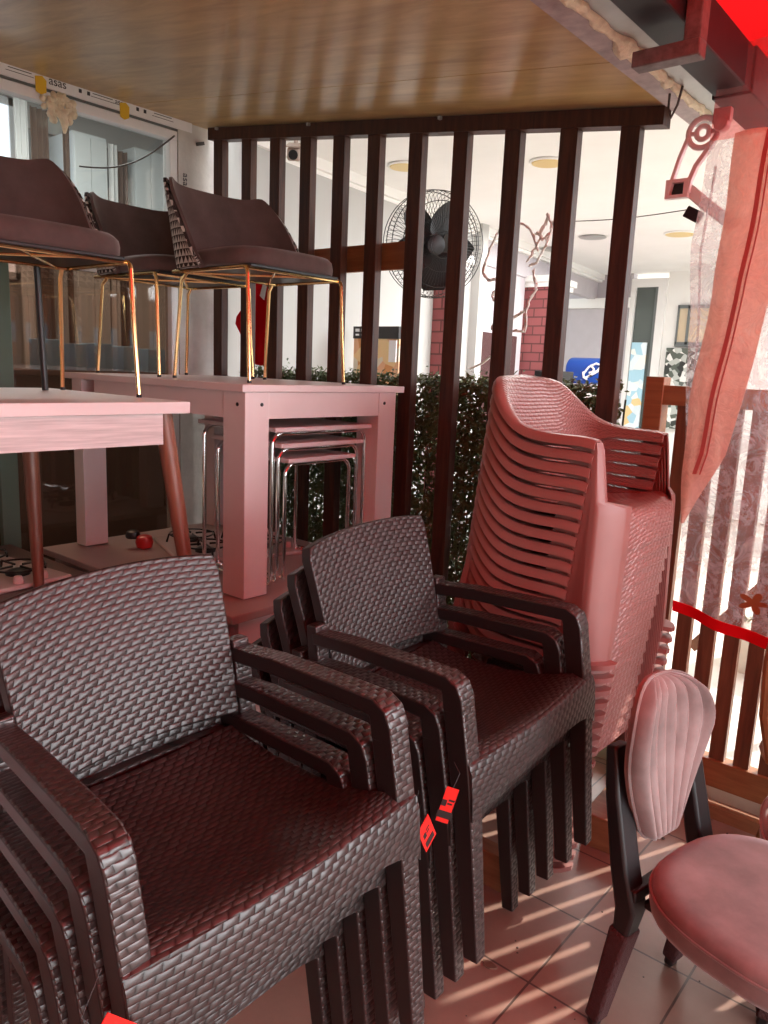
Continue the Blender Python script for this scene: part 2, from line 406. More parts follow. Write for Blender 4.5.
def brick_mat(name, c1, c2, mortar, bw, bh, ms=0.02, rough=0.8, bump=0.4, spec=0.3):
    m = bpy.data.materials.new(name); m.use_nodes = True; nt = m.node_tree; b = nt.nodes['Principled BSDF']
    b.inputs['Roughness'].default_value = rough; b.inputs['Specular IOR Level'].default_value = spec
    tc = N(nt, 'ShaderNodeTexCoord'); br = N(nt, 'ShaderNodeTexBrick')
    br.inputs['Scale'].default_value = 1.0; br.inputs['Brick Width'].default_value = bw; br.inputs['Row Height'].default_value = bh
    br.inputs['Mortar Size'].default_value = ms; br.inputs['Mortar Smooth'].default_value = 0.3
    br.inputs['Color1'].default_value = (*c1, 1); br.inputs['Color2'].default_value = (*c2, 1); br.inputs['Mortar'].default_value = (*mortar, 1)
    nt.links.new(tc.outputs['UV'], br.inputs['Vector']); nt.links.new(br.outputs['Color'], b.inputs['Base Color'])
    bp = N(nt, 'ShaderNodeBump', Strength=bump, Distance=0.01); bp.invert = True
    nt.links.new(br.outputs['Fac'], bp.inputs['Height']); nt.links.new(bp.outputs['Normal'], b.inputs['Normal'])
    return m
M['brick'] = brick_mat('red_brick', (0.32, 0.10, 0.10), (0.26, 0.075, 0.08), (0.13, 0.05, 0.05), 0.2, 0.09, 0.008)

def tile_mat():
    m = bpy.data.materials.new('beige_floor_tile'); m.use_nodes = True; nt = m.node_tree; b = nt.nodes['Principled BSDF']
    b.inputs['Roughness'].default_value = 0.32
    tc = N(nt, 'ShaderNodeTexCoord'); mp = N(nt, 'ShaderNodeMapping'); mp.inputs['Location'].default_value = (0.795 % 0.312 - 0.312, -(1.955 % 0.312), 0)
    br = N(nt, 'ShaderNodeTexBrick'); br.offset = 0.0; br.squash = 1.0
    br.inputs['Scale'].default_value = 1.0; br.inputs['Brick Width'].default_value = 0.312; br.inputs['Row Height'].default_value = 0.312
    br.inputs['Mortar Size'].default_value = 0.0035; br.inputs['Mortar Smooth'].default_value = 0.2
    br.inputs['Color1'].default_value = (0.30, 0.185, 0.145, 1); br.inputs['Color2'].default_value = (0.275, 0.168, 0.13, 1); br.inputs['Mortar'].default_value = (0.08, 0.05, 0.04, 1)
    nt.links.new(tc.outputs['Object'], mp.inputs['Vector']); nt.links.new(mp.outputs['Vector'], br.inputs['Vector'])
    t = N(nt, 'ShaderNodeTexNoise', Scale=7.0, Detail=8.0, Roughness=0.7); nt.links.new(tc.outputs['Object'], t.inputs['Vector'])
    mr = N(nt, 'ShaderNodeMapRange'); mr.inputs['To Min'].default_value = 0.7; mr.inputs['To Max'].default_value = 1.2
    nt.links.new(t.outputs['Fac'], mr.inputs['Value'])
    hs = N(nt, 'ShaderNodeHueSaturation'); nt.links.new(br.outputs['Color'], hs.inputs['Color']); nt.links.new(mr.outputs[0], hs.inputs['Value'])
    nt.links.new(hs.outputs['Color'], b.inputs['Base Color'])
    bp = N(nt, 'ShaderNodeBump', Strength=0.3, Distance=0.004); bp.invert = True
    nt.links.new(br.outputs['Fac'], bp.inputs['Height']); nt.links.new(bp.outputs['Normal'], b.inputs['Normal'])
    return m
M['tile'] = tile_mat()

def check_mat():
    m = bpy.data.materials.new('houndstooth_cloth'); m.use_nodes = True; nt = m.node_tree; b = nt.nodes['Principled BSDF']
    b.inputs['Roughness'].default_value = 0.9; b.inputs['Specular IOR Level'].default_value = 0.1
    tc = N(nt, 'ShaderNodeTexCoord'); sp = N(nt, 'ShaderNodeSeparateXYZ'); nt.links.new(tc.outputs['UV'], sp.inputs[0])
    s, s2 = 0.036, 0.027
    fx = mnode(nt, 'FRACT', mnode(nt, 'DIVIDE', sp.outputs['X'], s)); fy = mnode(nt, 'FRACT', mnode(nt, 'DIVIDE', sp.outputs['Y'], s2))
    ax = mnode(nt, 'GREATER_THAN', fx, 0.5); ay = mnode(nt, 'GREATER_THAN', fy, 0.5)
    dg = mnode(nt, 'GREATER_THAN', mnode(nt, 'FRACT', mnode(nt, 'MULTIPLY', mnode(nt, 'ADD', fx, fy), 1.0)), 0.5)
    same = mnode(nt, 'MULTIPLY', ax, ay); diff = mnode(nt, 'ABSOLUTE', mnode(nt, 'SUBTRACT', ax, ay))
    f = mnode(nt, 'ADD', same, mnode(nt, 'MULTIPLY', diff, dg))
    mx = N(nt, 'ShaderNodeMix', data_type='RGBA'); mx.inputs['A'].default_value = (0.045, 0.03, 0.028, 1); mx.inputs['B'].default_value = (0.55, 0.5, 0.46, 1)
    nt.links.new(f, mx.inputs['Factor']); nt.links.new(mx.outputs['Result'], b.inputs['Base Color'])
    return m
M['check'] = check_mat()

def poster_mat(name, cols, scale):
    m = bpy.data.materials.new(name); m.use_nodes = True; nt = m.node_tree; b = nt.nodes['Principled BSDF']; b.inputs['Roughness'].default_value = 0.3
    tc = N(nt, 'ShaderNodeTexCoord'); v = N(nt, 'ShaderNodeTexVoronoi', Scale=scale); nt.links.new(tc.outputs['Object'], v.inputs['Vector'])
    r = N(nt, 'ShaderNodeValToRGB'); r.color_ramp.interpolation = 'CONSTANT'
    sp = N(nt, 'ShaderNodeSeparateColor'); nt.links.new(v.outputs['Color'], sp.inputs[0])
    while len(r.color_ramp.elements) < len(cols): r.color_ramp.elements.new(0.5)
    for i, c in enumerate(cols):
        r.color_ramp.elements[i].position = i / len(cols); r.color_ramp.elements[i].color = (*c, 1)
    nt.links.new(sp.outputs[0], r.inputs['Fac']); nt.links.new(r.outputs['Color'], b.inputs['Base Color'])
    return m
M['foodposter'] = poster_mat('orange_food_print', [(0.7, 0.3, 0.1), (0.85, 0.6, 0.3), (0.75, 0.68, 0.55), (0.8, 0.45, 0.25)], 11)
M['doorposter'] = poster_mat('pale_blue_print', [(0.75, 0.85, 0.9), (0.4, 0.65, 0.78), (0.85, 0.88, 0.85), (0.8, 0.6, 0.3), (0.7, 0.8, 0.85)], 9)
M['leafpanel'] = poster_mat('black_white_leaf_print', [(0.04, 0.045, 0.04), (0.45, 0.48, 0.45), (0.1, 0.12, 0.1), (0.75, 0.75, 0.72)], 16)
# ------------------------------------------------------------------ brown woven armchair (local +x is forward)
def make_rattan(label, group):
    t = thing('woven_armchair', label, 'chair', group=group)
    # seat with its front apron
    prof = [(-.225, .462), (-.17, .447), (-.08, .437), (.02, .438), (.10, .449), (.17, .468), (.212, .482), (.236, .487), (.25, .480), (.257, .462), (.26, .435), (.262, .402)]
    P = []
    for k, (x, z) in enumerate(prof):
        row = []
        for j in range(19):
            u = -1 + 2 * j / 18
            hw = lerp(.212, .226, sstep(-.2, .1, x)) + .054 * sstep(.205, .245, x)
            zz = z + (.012 * u * u if k < 7 else 0)
            if k == 11: zz -= .05 * abs(u) ** 5
            if k == 10: zz -= .02 * abs(u) ** 5
            row.append((x + (.012 * (1 - u * u) if k >= 7 else .012 * (1 - u * u) * k / 7), hw * u, zz))
        P.append(row)
    obj('seat', MB().shell(P, .022), M['rattan'], t)
    # backrest: a bowed woven panel leaning back
    P = []
    for i in range(13):
        s = i / 12; row = []
        for j in range(17):
            u = 1 - 2 * j / 16
            hw = lerp(.214, .228, s) - .010 * sstep(.9, 1.0, s) * abs(u) ** 3
            x = -.200 - .055 * s - .022 * s * s - .024 * (1 - u * u) * (0.4 + 0.6 * s)
            z = .505 + .338 * s + .016 * (1 - u * u) * s + .018 * (1 - u * u) * (1 - s)
            row.append((x, hw * u, z))
        P.append(row)
    obj('backrest', MB().shell(P, .03), M['rattan'], t, bev=.004, m2=M['rattan_in'], pick=lambda p: p.index >= 2 * 12 * 16)
    # rail under the backrest slot
    P = [[(-.222 - .02 * (1 - (1 - 2 * j / 12) ** 2), .22 * (1 - 2 * j / 12), z) for j in range(13)] for z in (.425, .445, .466)]
    obj('rear_rail', MB().shell(P, .02), M['rattan'], t)
    for sy in (-1, 1):
        y = .258 * sy
        obj('armrest', MB().sweep([(-.235, y * .93, .628), (-.1, y * .955, .640), (.1, y * .985, .646), (.180, y, .647), (.196, y, .636), (.203, y, .615), (.206, y, .585)], [.042, .046, .048, .048, .048, .047, .046], [.033, .034, .035, .036, .046, .052, .052]), M['rattan_arm'], t, bev=.004, m2=M['rattan_in'], pick=lambda p: abs(p.normal.y) > .8 or p.normal.z < -.6)
        obj('leg', MB().sweep([(.2055, y, .592), (.222, y, .47), (.230, y, .40), (.262, y * 1.0, 0)], [.046, .046, .045, .034], [.052, .052, .05, .038]), M['rattan_arm'], t, bev=.004, m2=M['rattan_in'], pick=lambda p: abs(p.normal.y) > .8)
        obj('leg', MB().sweep([(-.238, y * .93, .66), (-.226, y * .94, .47), (-.235, y * .97, .40), (-.29, y, 0)], [.04, .04, .042, .032], [.034, .04, .04, .03]), M['rattan_arm'], t, bev=.004, m2=M['rattan_in'], pick=lambda p: abs(p.normal.y) > .8)
    return t

DX = .051
def rattan_stack(x, y, n, top_lift, rz, word, group, proto=None, wob=0.0, DZ=.078):
    first = proto
    out = []
    for i in range(n):
        lift = top_lift - i * DZ
        loc = (x - i * DX, y, lift)
        lab = f"brown woven plastic armchair, {ORD[i] if i < n - 1 else 'lowest'} in the {word}"
        if first is None:
            o = make_rattan(lab, group); o.scale = (1, 1.02, 1); o.location = loc; o.rotation_euler = (wob, 0, rz); first = o
        else: o = dup(first, loc, rz, lab, group); o.rotation_euler = (wob, 0, rz)
        out.append(o)
    return first, out
rat, A_ = rattan_stack(-1.022, .803, 5, .322, -.075, 'stack nearest the camera', 'chairs of the near brown woven stack', None, .065, .08)
_, B_ = rattan_stack(-1.035, 1.585, 5, .31, -.01, 'stack with red tags', 'chairs of the far brown woven stack', rat, .065)

# red swing tags hanging off the arm posts
def make_tag(name, c, tilt, yaw, label, w=.042, h=.072):
    t = thing(name, label, 'tag', c, yaw, 'red price tags')
    R = Euler((tilt, 0, 0)).to_matrix()
    q = lambda x, y, z: V((0, 0, -h * .5)) + R @ V((x, y, z))
    mb = MB().box((0, 0, -h * .5), (.0015, w, h), R)
    obj('card', mb, M['tagred'], t, smooth=0)
    pr = MB()
    for (y, z, a, b) in ((.0, -.022, .03, .016), (-.008, .004, .010, .014), (.006, .012, .012, .004), (.004, .004, .010, .004)):
        pr.box(q(.001, y, z), (.0008, a, b), R)
    obj('print', pr, M['tagblack'], t, smooth=0)
    obj('string', MB().tube([q(0, 0, h * .5), q(-.01, .005, h * .5 + .03), (-.03, .01, .04)], .0008, 5), M['tagblack'], t)
    return t
make_tag('swing_tag', (-.785, 1.122, .725), .55, .1, 'diamond-tilted red swing tag hanging between the two brown stacks')
make_tag('swing_tag', (-.80, 1.21, .744), -.25, -.95, 'narrow red swing tag turned edgeways, right of the tilted one', .026, .08)
make_tag('swing_tag', (-.772, .44, .772), .7, .2, 'red swing tag at the bottom edge, on the nearest brown stack')

# ------------------------------------------------------------------ pink moulded armchairs in one tall stack
def make_pink(label, group):
    t = thing('plastic_armchair', label, 'chair', group=group)
    path = [(0, (.215, .246)), (.2, (.12, .252)), (.4, (.02, .256)), (.52, (-.05, .254)), (.64, (-.115, .232)), (.76, (-.165, .185)), (.88, (-.195, .105)), (1, (-.205, 0))]
    zt = [(0, .622), (.06, .63), (.3, .632), (.45, .642), (.55, .675), (.64, .725), (.72, .761), (.8, .779), (1, .788)]
    zb = [(0, .598), (.36, .600), (.46, .590), (.54, .55), (.64, .47), (.74, .43), (1, .425)]
    px = [(s, p[0]) for s, p in path]; py = [(s, p[1]) for s, p in path]
    n = 28; cols = []
    for j in range(2 * n + 1):
        k = 1 - abs(j - n) / n; sg = -1 if j < n else 1
        f = sum  # smooth the table a little
        sm = lambda tab: sum(interp(tab, min(1, max(0, k + d))) for d in (-.05, -.025, 0, .025, .05)) / 5
        x, y, top, bot = sm(px), sm(py), sm(zt), sm(zb)
        nx, ny = (-.0, 1.0) if k < .5 else (-math.sin((k - .5) * PI), math.cos((k - .5) * PI))
        col = []
        for q in range(5):
            z = lerp(bot, top - .004, q / 4); dd = (top - z)
            ins = .030 + .23 * dd
            col.append((x - nx * ins, sg * max(0, (y - ny * ins)), z))
        col.append((x - nx * .020, sg * (y - ny * .020), top))
        col.append((x - nx * .004, sg * (y - ny * .004), top - .001))
        col.append((x, sg * y, top - .008))
        col.append((x + nx * .003, sg * (y + ny * .003), top - .022))
        cols.append(col)
    P = [[cols[j][i] for j in range(2 * n + 1)] for i in range(9)]
    obj('back_and_arms', MB().shell(P, .005), M['pink'], t, smooth=50, m2=M['pinkp'], pick=lambda p: p.index >= 2 * 8 * 56 or p.index % 2 == 0 or p.index // 112 >= 5)
    prof = [(-.125, .43), (-.10, .418), (-.03, .410), (.06, .411), (.15, .422), (.22, .434), (.265, .437), (.292, .431), (.304, .414), (.311, .38), (.317, .345)]
    P = []
    for k, (x, z) in enumerate(prof):
        row = []
        for j in range(15):
            u = -1 + 2 * j / 14
            hw = lerp(.178, .205, sstep(-.1, .2, x)) + .012 * sstep(.2, .29, x) - .05 * sstep(.29, .315, x)
            xx = x - .05 * (u ** 4) * sstep(.1, .3, x) + (.03 * (1 - u * u) if k < 2 else 0) * -1
            zz = z + (.008 * u * u if k < 7 else 0) + (.03 * (abs(u) ** 3) * -1 if k == 10 else 0)
            row.append((xx, hw * u, zz))
        P.append(row)
    obj('seat', MB().shell(P, .005), M['pink'], t, smooth=50)
    def leg(sec, sx, sy):
        """thin corner panel; sec = rows of (x, y, z, side depth, corner dx, corner dy, front return)"""
        P = []
        for x, y, z, d, cx, cyy, r in sec:
            pl = [(x - d, y), (x - d * .5, y), (x - .004, y), (x + cx * .1, y - cyy * .06), (x + cx * .5, y - cyy * .5), (x + cx * .93, y - cyy * .9), (x + cx, y - cyy - .004), (x + cx, y - cyy - r)]
            P.append([(a * sx, b * sy, z) for a, b in (pl if sx * sy > 0 else pl[::-1])])
        return MB().shell(P, .0035)
    for sy in (-1, 1):
        sec = [(.236, .262, 0, .018, .045, .058, .02), (.235, .257, .12, .02, .048, .064, .024), (.231, .249, .36, .022, .052, .074, .028), (.230, .247, .425, .022, .053, .077, .03), (.229, .2465, .446, .02, .050, .074, .03), (.224, .2455, .462, .016, .016, .022, .012), (.212, .243, .60, .016, .010, .018, .008), (.208, .242, .622, .016, .008, .014, .006)]
        mb = leg(sec, 1, sy)
        lip = [(.228, .25), (.245, .268), (.268, .266), (.294, .243), (.310, .214), (.306, .195), (.280, .19)]
        mb.prism(lip if sy < 0 and False else ([(a, b * sy) for a, b in lip][::(-1 if sy > 0 else 1)]), .014)
        pp = [(.212, .615), (.222, .44), (.10, .44), (.128, .465), (.150, .515), (.156, .56), (.146, .592), (.11, .612)]
        mb.prism(pp[::sy], .004, Matrix(((1, 0, 0, 0), (0, 0, 1, .233 * sy), (0, 1, 0, 0), (0, 0, 0, 1))))
        obj('leg', mb, M['pinkp'], t, smooth=40)
        mb = leg([(.235, .245, 0, .02, .02, .03, .02), (.165, .2, .40, .02, .02, .03, .02), (.150, .19, .45, .02, .02, .03, .02)], -1, sy)
        obj('leg', mb, M['pinkp'], t, smooth=40)
    return t
NP = 18; PZ, PX = .039, .0045
pk = None
for i in range(NP):
    loc = (-1.09 - PX * i, 2.207 + .0006 * i, .785 - PZ * i)
    lab = f"rose pink plastic armchair, {ORD[i]} in the tall pink stack"
    if pk is None: pk = make_pink(lab, 'pink plastic armchairs in one tall stack'); pk.location = loc; pk.scale = (1, 1.08, 1)
    else: dup(pk, loc, 0, lab)

for i, (c, d, rz, lab) in enumerate((((-1.23, 1.925, .059), (.44, .06, .118), 0, 'timber block under the near feet of the pink stack'), ((-.925, 2.45, .059), (.115, .27, .118), .06, 'orange timber block showing at the foot of the pink stack'))):
    o = obj('timber_block', MB().box((0, 0, 0), d), M['blockwood'], bev=.004); o.location = c; o.rotation_euler = (0, 0, rz)
    tag(o, lab, 'wood block')

# ------------------------------------------------------------------ pink velvet cafe chair with black frame
def make_velvet(label, group):
    t = thing('velvet_chair', label, 'chair', group=group)
    n = 40
    def outline(a, g):
        c, s = math.cos(a), math.sin(a); e = 2.6
        r = (abs(c) ** e + abs(s) ** e) ** (-1 / e)
        y = .262 * r * s * (1 - .10 * (1 - c) / 2); x = .25 * r * c
        return x * g, y * g
    rings = [(.30, .470), (.80, .468), (.95, .462), (.99, .450), (1.0, .435), (1.0, .405), (.985, .392), (.93, .388), (.3, .388)]
    vs = []; fs = []
    for g, z in rings:
        for k in range(n):
            x, y = outline(2 * PI * k / n, g); vs.append((x, y, z))
    m = len(rings)
    for i in range(m - 1):
        for k in range(n): l = (k + 1) % n; fs.append((i * n + l, i * n + k, (i + 1) * n + k, (i + 1) * n + l))
    fs += [tuple(range(n)), tuple(range((m - 1) * n + n - 1, (m - 1) * n - 1, -1))]
    s = obj('seat', MB().add(vs, fs), M['velvet'], t, smooth=60)
    obj('piping', MB().tube([(*outline(2 * PI * k / 60, 1.004), .440) for k in range(60)], .0035, 6, True), M['velvet'], s)
    # fluted shell backrest, front face towards +x
    P = []; ni, nj = 30, 85
    def hw(s): return interp([(0, .045), (.02, .064), (.06, .082), (.15, .104), (.35, .150), (.55, .192), (.7, .21), (.8, .205), (.88, .187), (.93, .165), (.97, .13), (.99, .095), (1, .06)], s)
    for i in range(ni):
        s = .5 - .5 * math.cos(PI * i / (ni - 1)); row = []
        for j in range(nj):
            u = math.sin(PI / 2 * (1 - 2 * j / (nj - 1)))
            d = min((1 - abs(u)) * hw(s), s * .4, (1 - s) * .4)
            edge = math.sqrt(max(0, 1 - (1 - min(1, d / .035)) ** 2))
            fl = abs(math.sin(PI * 3.5 * (u + 1) + PI / 2 * 0)) ** .6
            row.append((-.275 - .035 * s + .028 * edge + .012 * edge * fl + .05 * (hw(s) * u / .21) ** 2 * s, hw(s) * u * .75 - .052, .50 + .395 * s - .02 * (hw(s) * u / .21) ** 2 * s))
        P.append(row)
    Q = [[(-.292 - .035 * s_ + .05 * ((p[1] + .052) / .1575) ** 2 * s_, p[1], p[2]) for p in r] for r, s_ in ((P[i], .5 - .5 * math.cos(PI * i / (ni - 1))) for i in range(ni))]
    b = obj('backrest', MB().closed(P, Q), M['velvet'], t, smooth=75)
    rim = [P[i][0] for i in range(ni)] + [P[ni - 1][j] for j in range(1, nj, 4)] + [P[i][nj - 1] for i in range(ni - 1, -1, -1)] + [P[0][j] for j in range(nj - 2, 0, -6)]
    obj('piping', MB().tube([V(p) + V((-.004, 0, 0)) for p in rim], .005, 6, True), M['velvet'], b)
    for sy in (-1, 1):
        mb = MB().sweep([(-.340, .150 * sy, .735), (-.322, .154 * sy, .62), (-.282, .158 * sy, .45), (-.256, .158 * sy, .36), (-.263, .160 * sy, .30), (-.315, .170 * sy, 0)], [.056, .060, .062, .06, .052, .034], [.032, .038, .046, .052, .042, .026])
        l = obj('leg', mb, M['black'], t, bev=.008)
        obj('sleeve', MB().sweep([(-.263, .160 * sy, .30), (-.289, .165 * sy, .15), (-.311, .1692 * sy, .025)], [.062, .054, .048], [.052, .044, .04]), M['sleeve'], l, bev=.008)
        l = obj('leg', MB().sweep([(.13, .17 * sy, .39), (.155, .18 * sy, .28), (.20, .195 * sy, 0)], [.05, .046, .03], [.04, .036, .026]), M['black'], t, bev=.006)
        obj('sleeve', MB().sweep([(.156, .1802 * sy, .27), (.197, .194 * sy, .025)], [.058, .042], [.048, .038]), M['sleeve'], l, bev=.006)
    obj('underframe', MB().box((-.02, 0, .377), (.42, .30, .02)).box((-.25, 0, .40), (.03, .36, .03)), M['black'], t, bev=.004)
    return t
vc = make_velvet('pink velvet chair with fluted back, shown in full at lower right', 'pink velvet chairs')
vc.location = (-.268, 1.74, 0); vc.rotation_euler = (0, 0, -.21)
dup(vc, (-.15, 2.165, 0), PI + .25, 'pink velvet chair cut by the right edge, seat rim only showing')

# ------------------------------------------------------------------ honey brown bent cane chair at the right edge
t = thing('cane_chair', 'honey brown bent cane chair at the right edge before the fence', 'chair', (-.318, 2.572, 0), 0)
obj('seat', MB().lathe([(.15, .455), (.185, .458), (.195, .45), (.19, .437), (.15, .432)], n=28), M['bent'], t)
for a, b in (((-.10, .10, .44), (-.20, .17, 0)), ((.10, .10, .44), (.16, .16, 0)), ((.10, -.12, .44), (.15, -.17, 0)), ((-.12, -.10, .44), (-.14, -.16, 0))):
    a, b = V(a), V(b)
    obj('leg', MB().tube([a, lerp(a, b, .5) + V((.01, 0, 0)), b], [.013, .013, .011], 8), M['bent'], t)
obj('back_hoop', MB().tube([(-.14, -.11, .44), (-.165, -.16, .60), (-.168, -.19, .78), (-.15, -.2, .92), (-.09, -.21, .99), (0, -.215, 1.01), (.09, -.21, .99), (.15, -.2, .92), (.16, -.19, .78), (.14, -.15, .6), (.12, -.11, .44)], .014, 8), M['bent'], t)
obj('back_splat', MB().tube([(0, -.18, .46), (0, -.205, .75), (0, -.214, 1.0)], .010, 8), M['bent'], t)
# ------------------------------------------------------------------ cabinets and tables the furniture is piled on
t = thing('white_counter', 'low white counter carrying the square legged table and nested chrome tables', 'counter', (0, 0, 0))
obj('worktop', MB().span((-3.30, 1.60, .70), (-1.97, 2.60, .73)), M['counter'], t, bev=.004)
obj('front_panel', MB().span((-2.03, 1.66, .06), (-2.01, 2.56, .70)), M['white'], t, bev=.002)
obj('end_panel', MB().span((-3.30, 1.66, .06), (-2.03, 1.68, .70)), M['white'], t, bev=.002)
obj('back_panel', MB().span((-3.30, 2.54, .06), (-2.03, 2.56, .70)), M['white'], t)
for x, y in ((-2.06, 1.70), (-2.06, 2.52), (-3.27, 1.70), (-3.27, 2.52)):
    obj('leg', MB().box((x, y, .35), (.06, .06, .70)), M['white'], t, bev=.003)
t = thing('dark_counter', 'low counter with dark brown top under the streaked white table', 'counter', (0, 0, 0))
obj('worktop', MB().span((-3.42, .10, .70), (-1.93, 1.52, .735)), M['darkwood'], t, bev=.004)
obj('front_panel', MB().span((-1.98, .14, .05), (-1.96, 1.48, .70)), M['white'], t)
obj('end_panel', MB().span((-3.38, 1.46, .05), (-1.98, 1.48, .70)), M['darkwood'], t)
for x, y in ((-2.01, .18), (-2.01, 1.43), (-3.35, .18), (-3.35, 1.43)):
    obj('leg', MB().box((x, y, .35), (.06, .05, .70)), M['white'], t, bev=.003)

# square legged white table
t = thing('square_legged_table', 'white laminate table with thick square legs, standing on the low counter', 'table', (0, 0, 0))
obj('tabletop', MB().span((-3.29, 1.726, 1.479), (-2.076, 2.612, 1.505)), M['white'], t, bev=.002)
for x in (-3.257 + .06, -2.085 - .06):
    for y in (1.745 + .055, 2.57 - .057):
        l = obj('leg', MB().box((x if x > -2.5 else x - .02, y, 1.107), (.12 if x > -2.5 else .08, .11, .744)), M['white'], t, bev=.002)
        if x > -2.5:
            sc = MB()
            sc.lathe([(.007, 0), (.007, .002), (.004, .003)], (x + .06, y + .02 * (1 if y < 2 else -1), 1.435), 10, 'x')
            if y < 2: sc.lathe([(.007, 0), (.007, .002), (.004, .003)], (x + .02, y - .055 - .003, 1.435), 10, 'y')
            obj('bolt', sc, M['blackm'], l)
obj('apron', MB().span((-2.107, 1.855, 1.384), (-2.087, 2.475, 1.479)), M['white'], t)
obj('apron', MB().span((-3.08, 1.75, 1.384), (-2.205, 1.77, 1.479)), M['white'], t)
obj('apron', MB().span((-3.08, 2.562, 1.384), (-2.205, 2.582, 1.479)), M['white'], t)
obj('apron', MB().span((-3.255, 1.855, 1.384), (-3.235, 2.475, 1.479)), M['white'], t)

# streaked white table with round tapered legs
t = thing('tapered_leg_table', 'white streaky table with round red brown legs, piled on the dark counter', 'table', (0, 0, 0))
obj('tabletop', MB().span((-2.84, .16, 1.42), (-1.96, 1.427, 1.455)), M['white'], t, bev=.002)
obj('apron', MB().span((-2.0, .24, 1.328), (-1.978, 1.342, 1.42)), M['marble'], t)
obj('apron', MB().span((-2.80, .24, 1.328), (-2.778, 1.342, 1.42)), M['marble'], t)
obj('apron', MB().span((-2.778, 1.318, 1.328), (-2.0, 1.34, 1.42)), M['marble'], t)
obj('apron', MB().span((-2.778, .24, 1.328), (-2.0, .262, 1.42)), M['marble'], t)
for x, y, fx, fy in ((-2.045, 1.385, -1.995, 1.465), (-2.72, 1.29, -2.68, 1.285), (-2.045, .22, -1.995, .17), (-2.72, .22, -2.70, .17)):
    obj('leg', MB().tube([(x, y, 1.42), (lerp(x, fx, .5), lerp(y, fy, .5), 1.08), (fx, fy, .737)], [.029, .026, .018], 16), M['legwood'], t)

# nest of three chrome tables
nest = [(-2.15, 1.930, 2.449, 1.322, -2.56), (-2.17, 1.980, 2.425, 1.258, -2.535), (-2.19, 2.035, 2.400, 1.196, -2.51)]
for i, (x, y0, y1, z, xb) in enumerate(nest):
    t = thing('nesting_table', ['tallest chrome framed nesting table, pink white top', 'middle chrome framed nesting table, under the tallest one', 'smallest chrome framed nesting table, innermost of the nest'][i], 'side table', (0, 0, 0), 0, 'nest of chrome tables')
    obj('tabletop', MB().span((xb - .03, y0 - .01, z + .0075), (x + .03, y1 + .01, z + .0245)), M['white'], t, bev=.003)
    for q in (x, xb):
        r = .045; pth = [(q, y0, .748 + .03)]
        pth = arc((y0 + r, z - r), r, PI, PI / 2, 6, lambda a, b: (q, a, b))
        pth = [(q, y0, .742)] + pth + arc((y1 - r, z - r), r, PI / 2, 0, 6, lambda a, b: (q, a, b)) + [(q, y1, .742)]
        obj('leg_frame', MB().tube(pth, .0085, 10), M['chrome'], t)
    for yy in (y0, y1):
        obj('runner', MB().tube([(x, yy, .742), (lerp(x, xb, .5), yy, .740), (xb, yy, .742)], .0085, 8), M['chrome'], t)

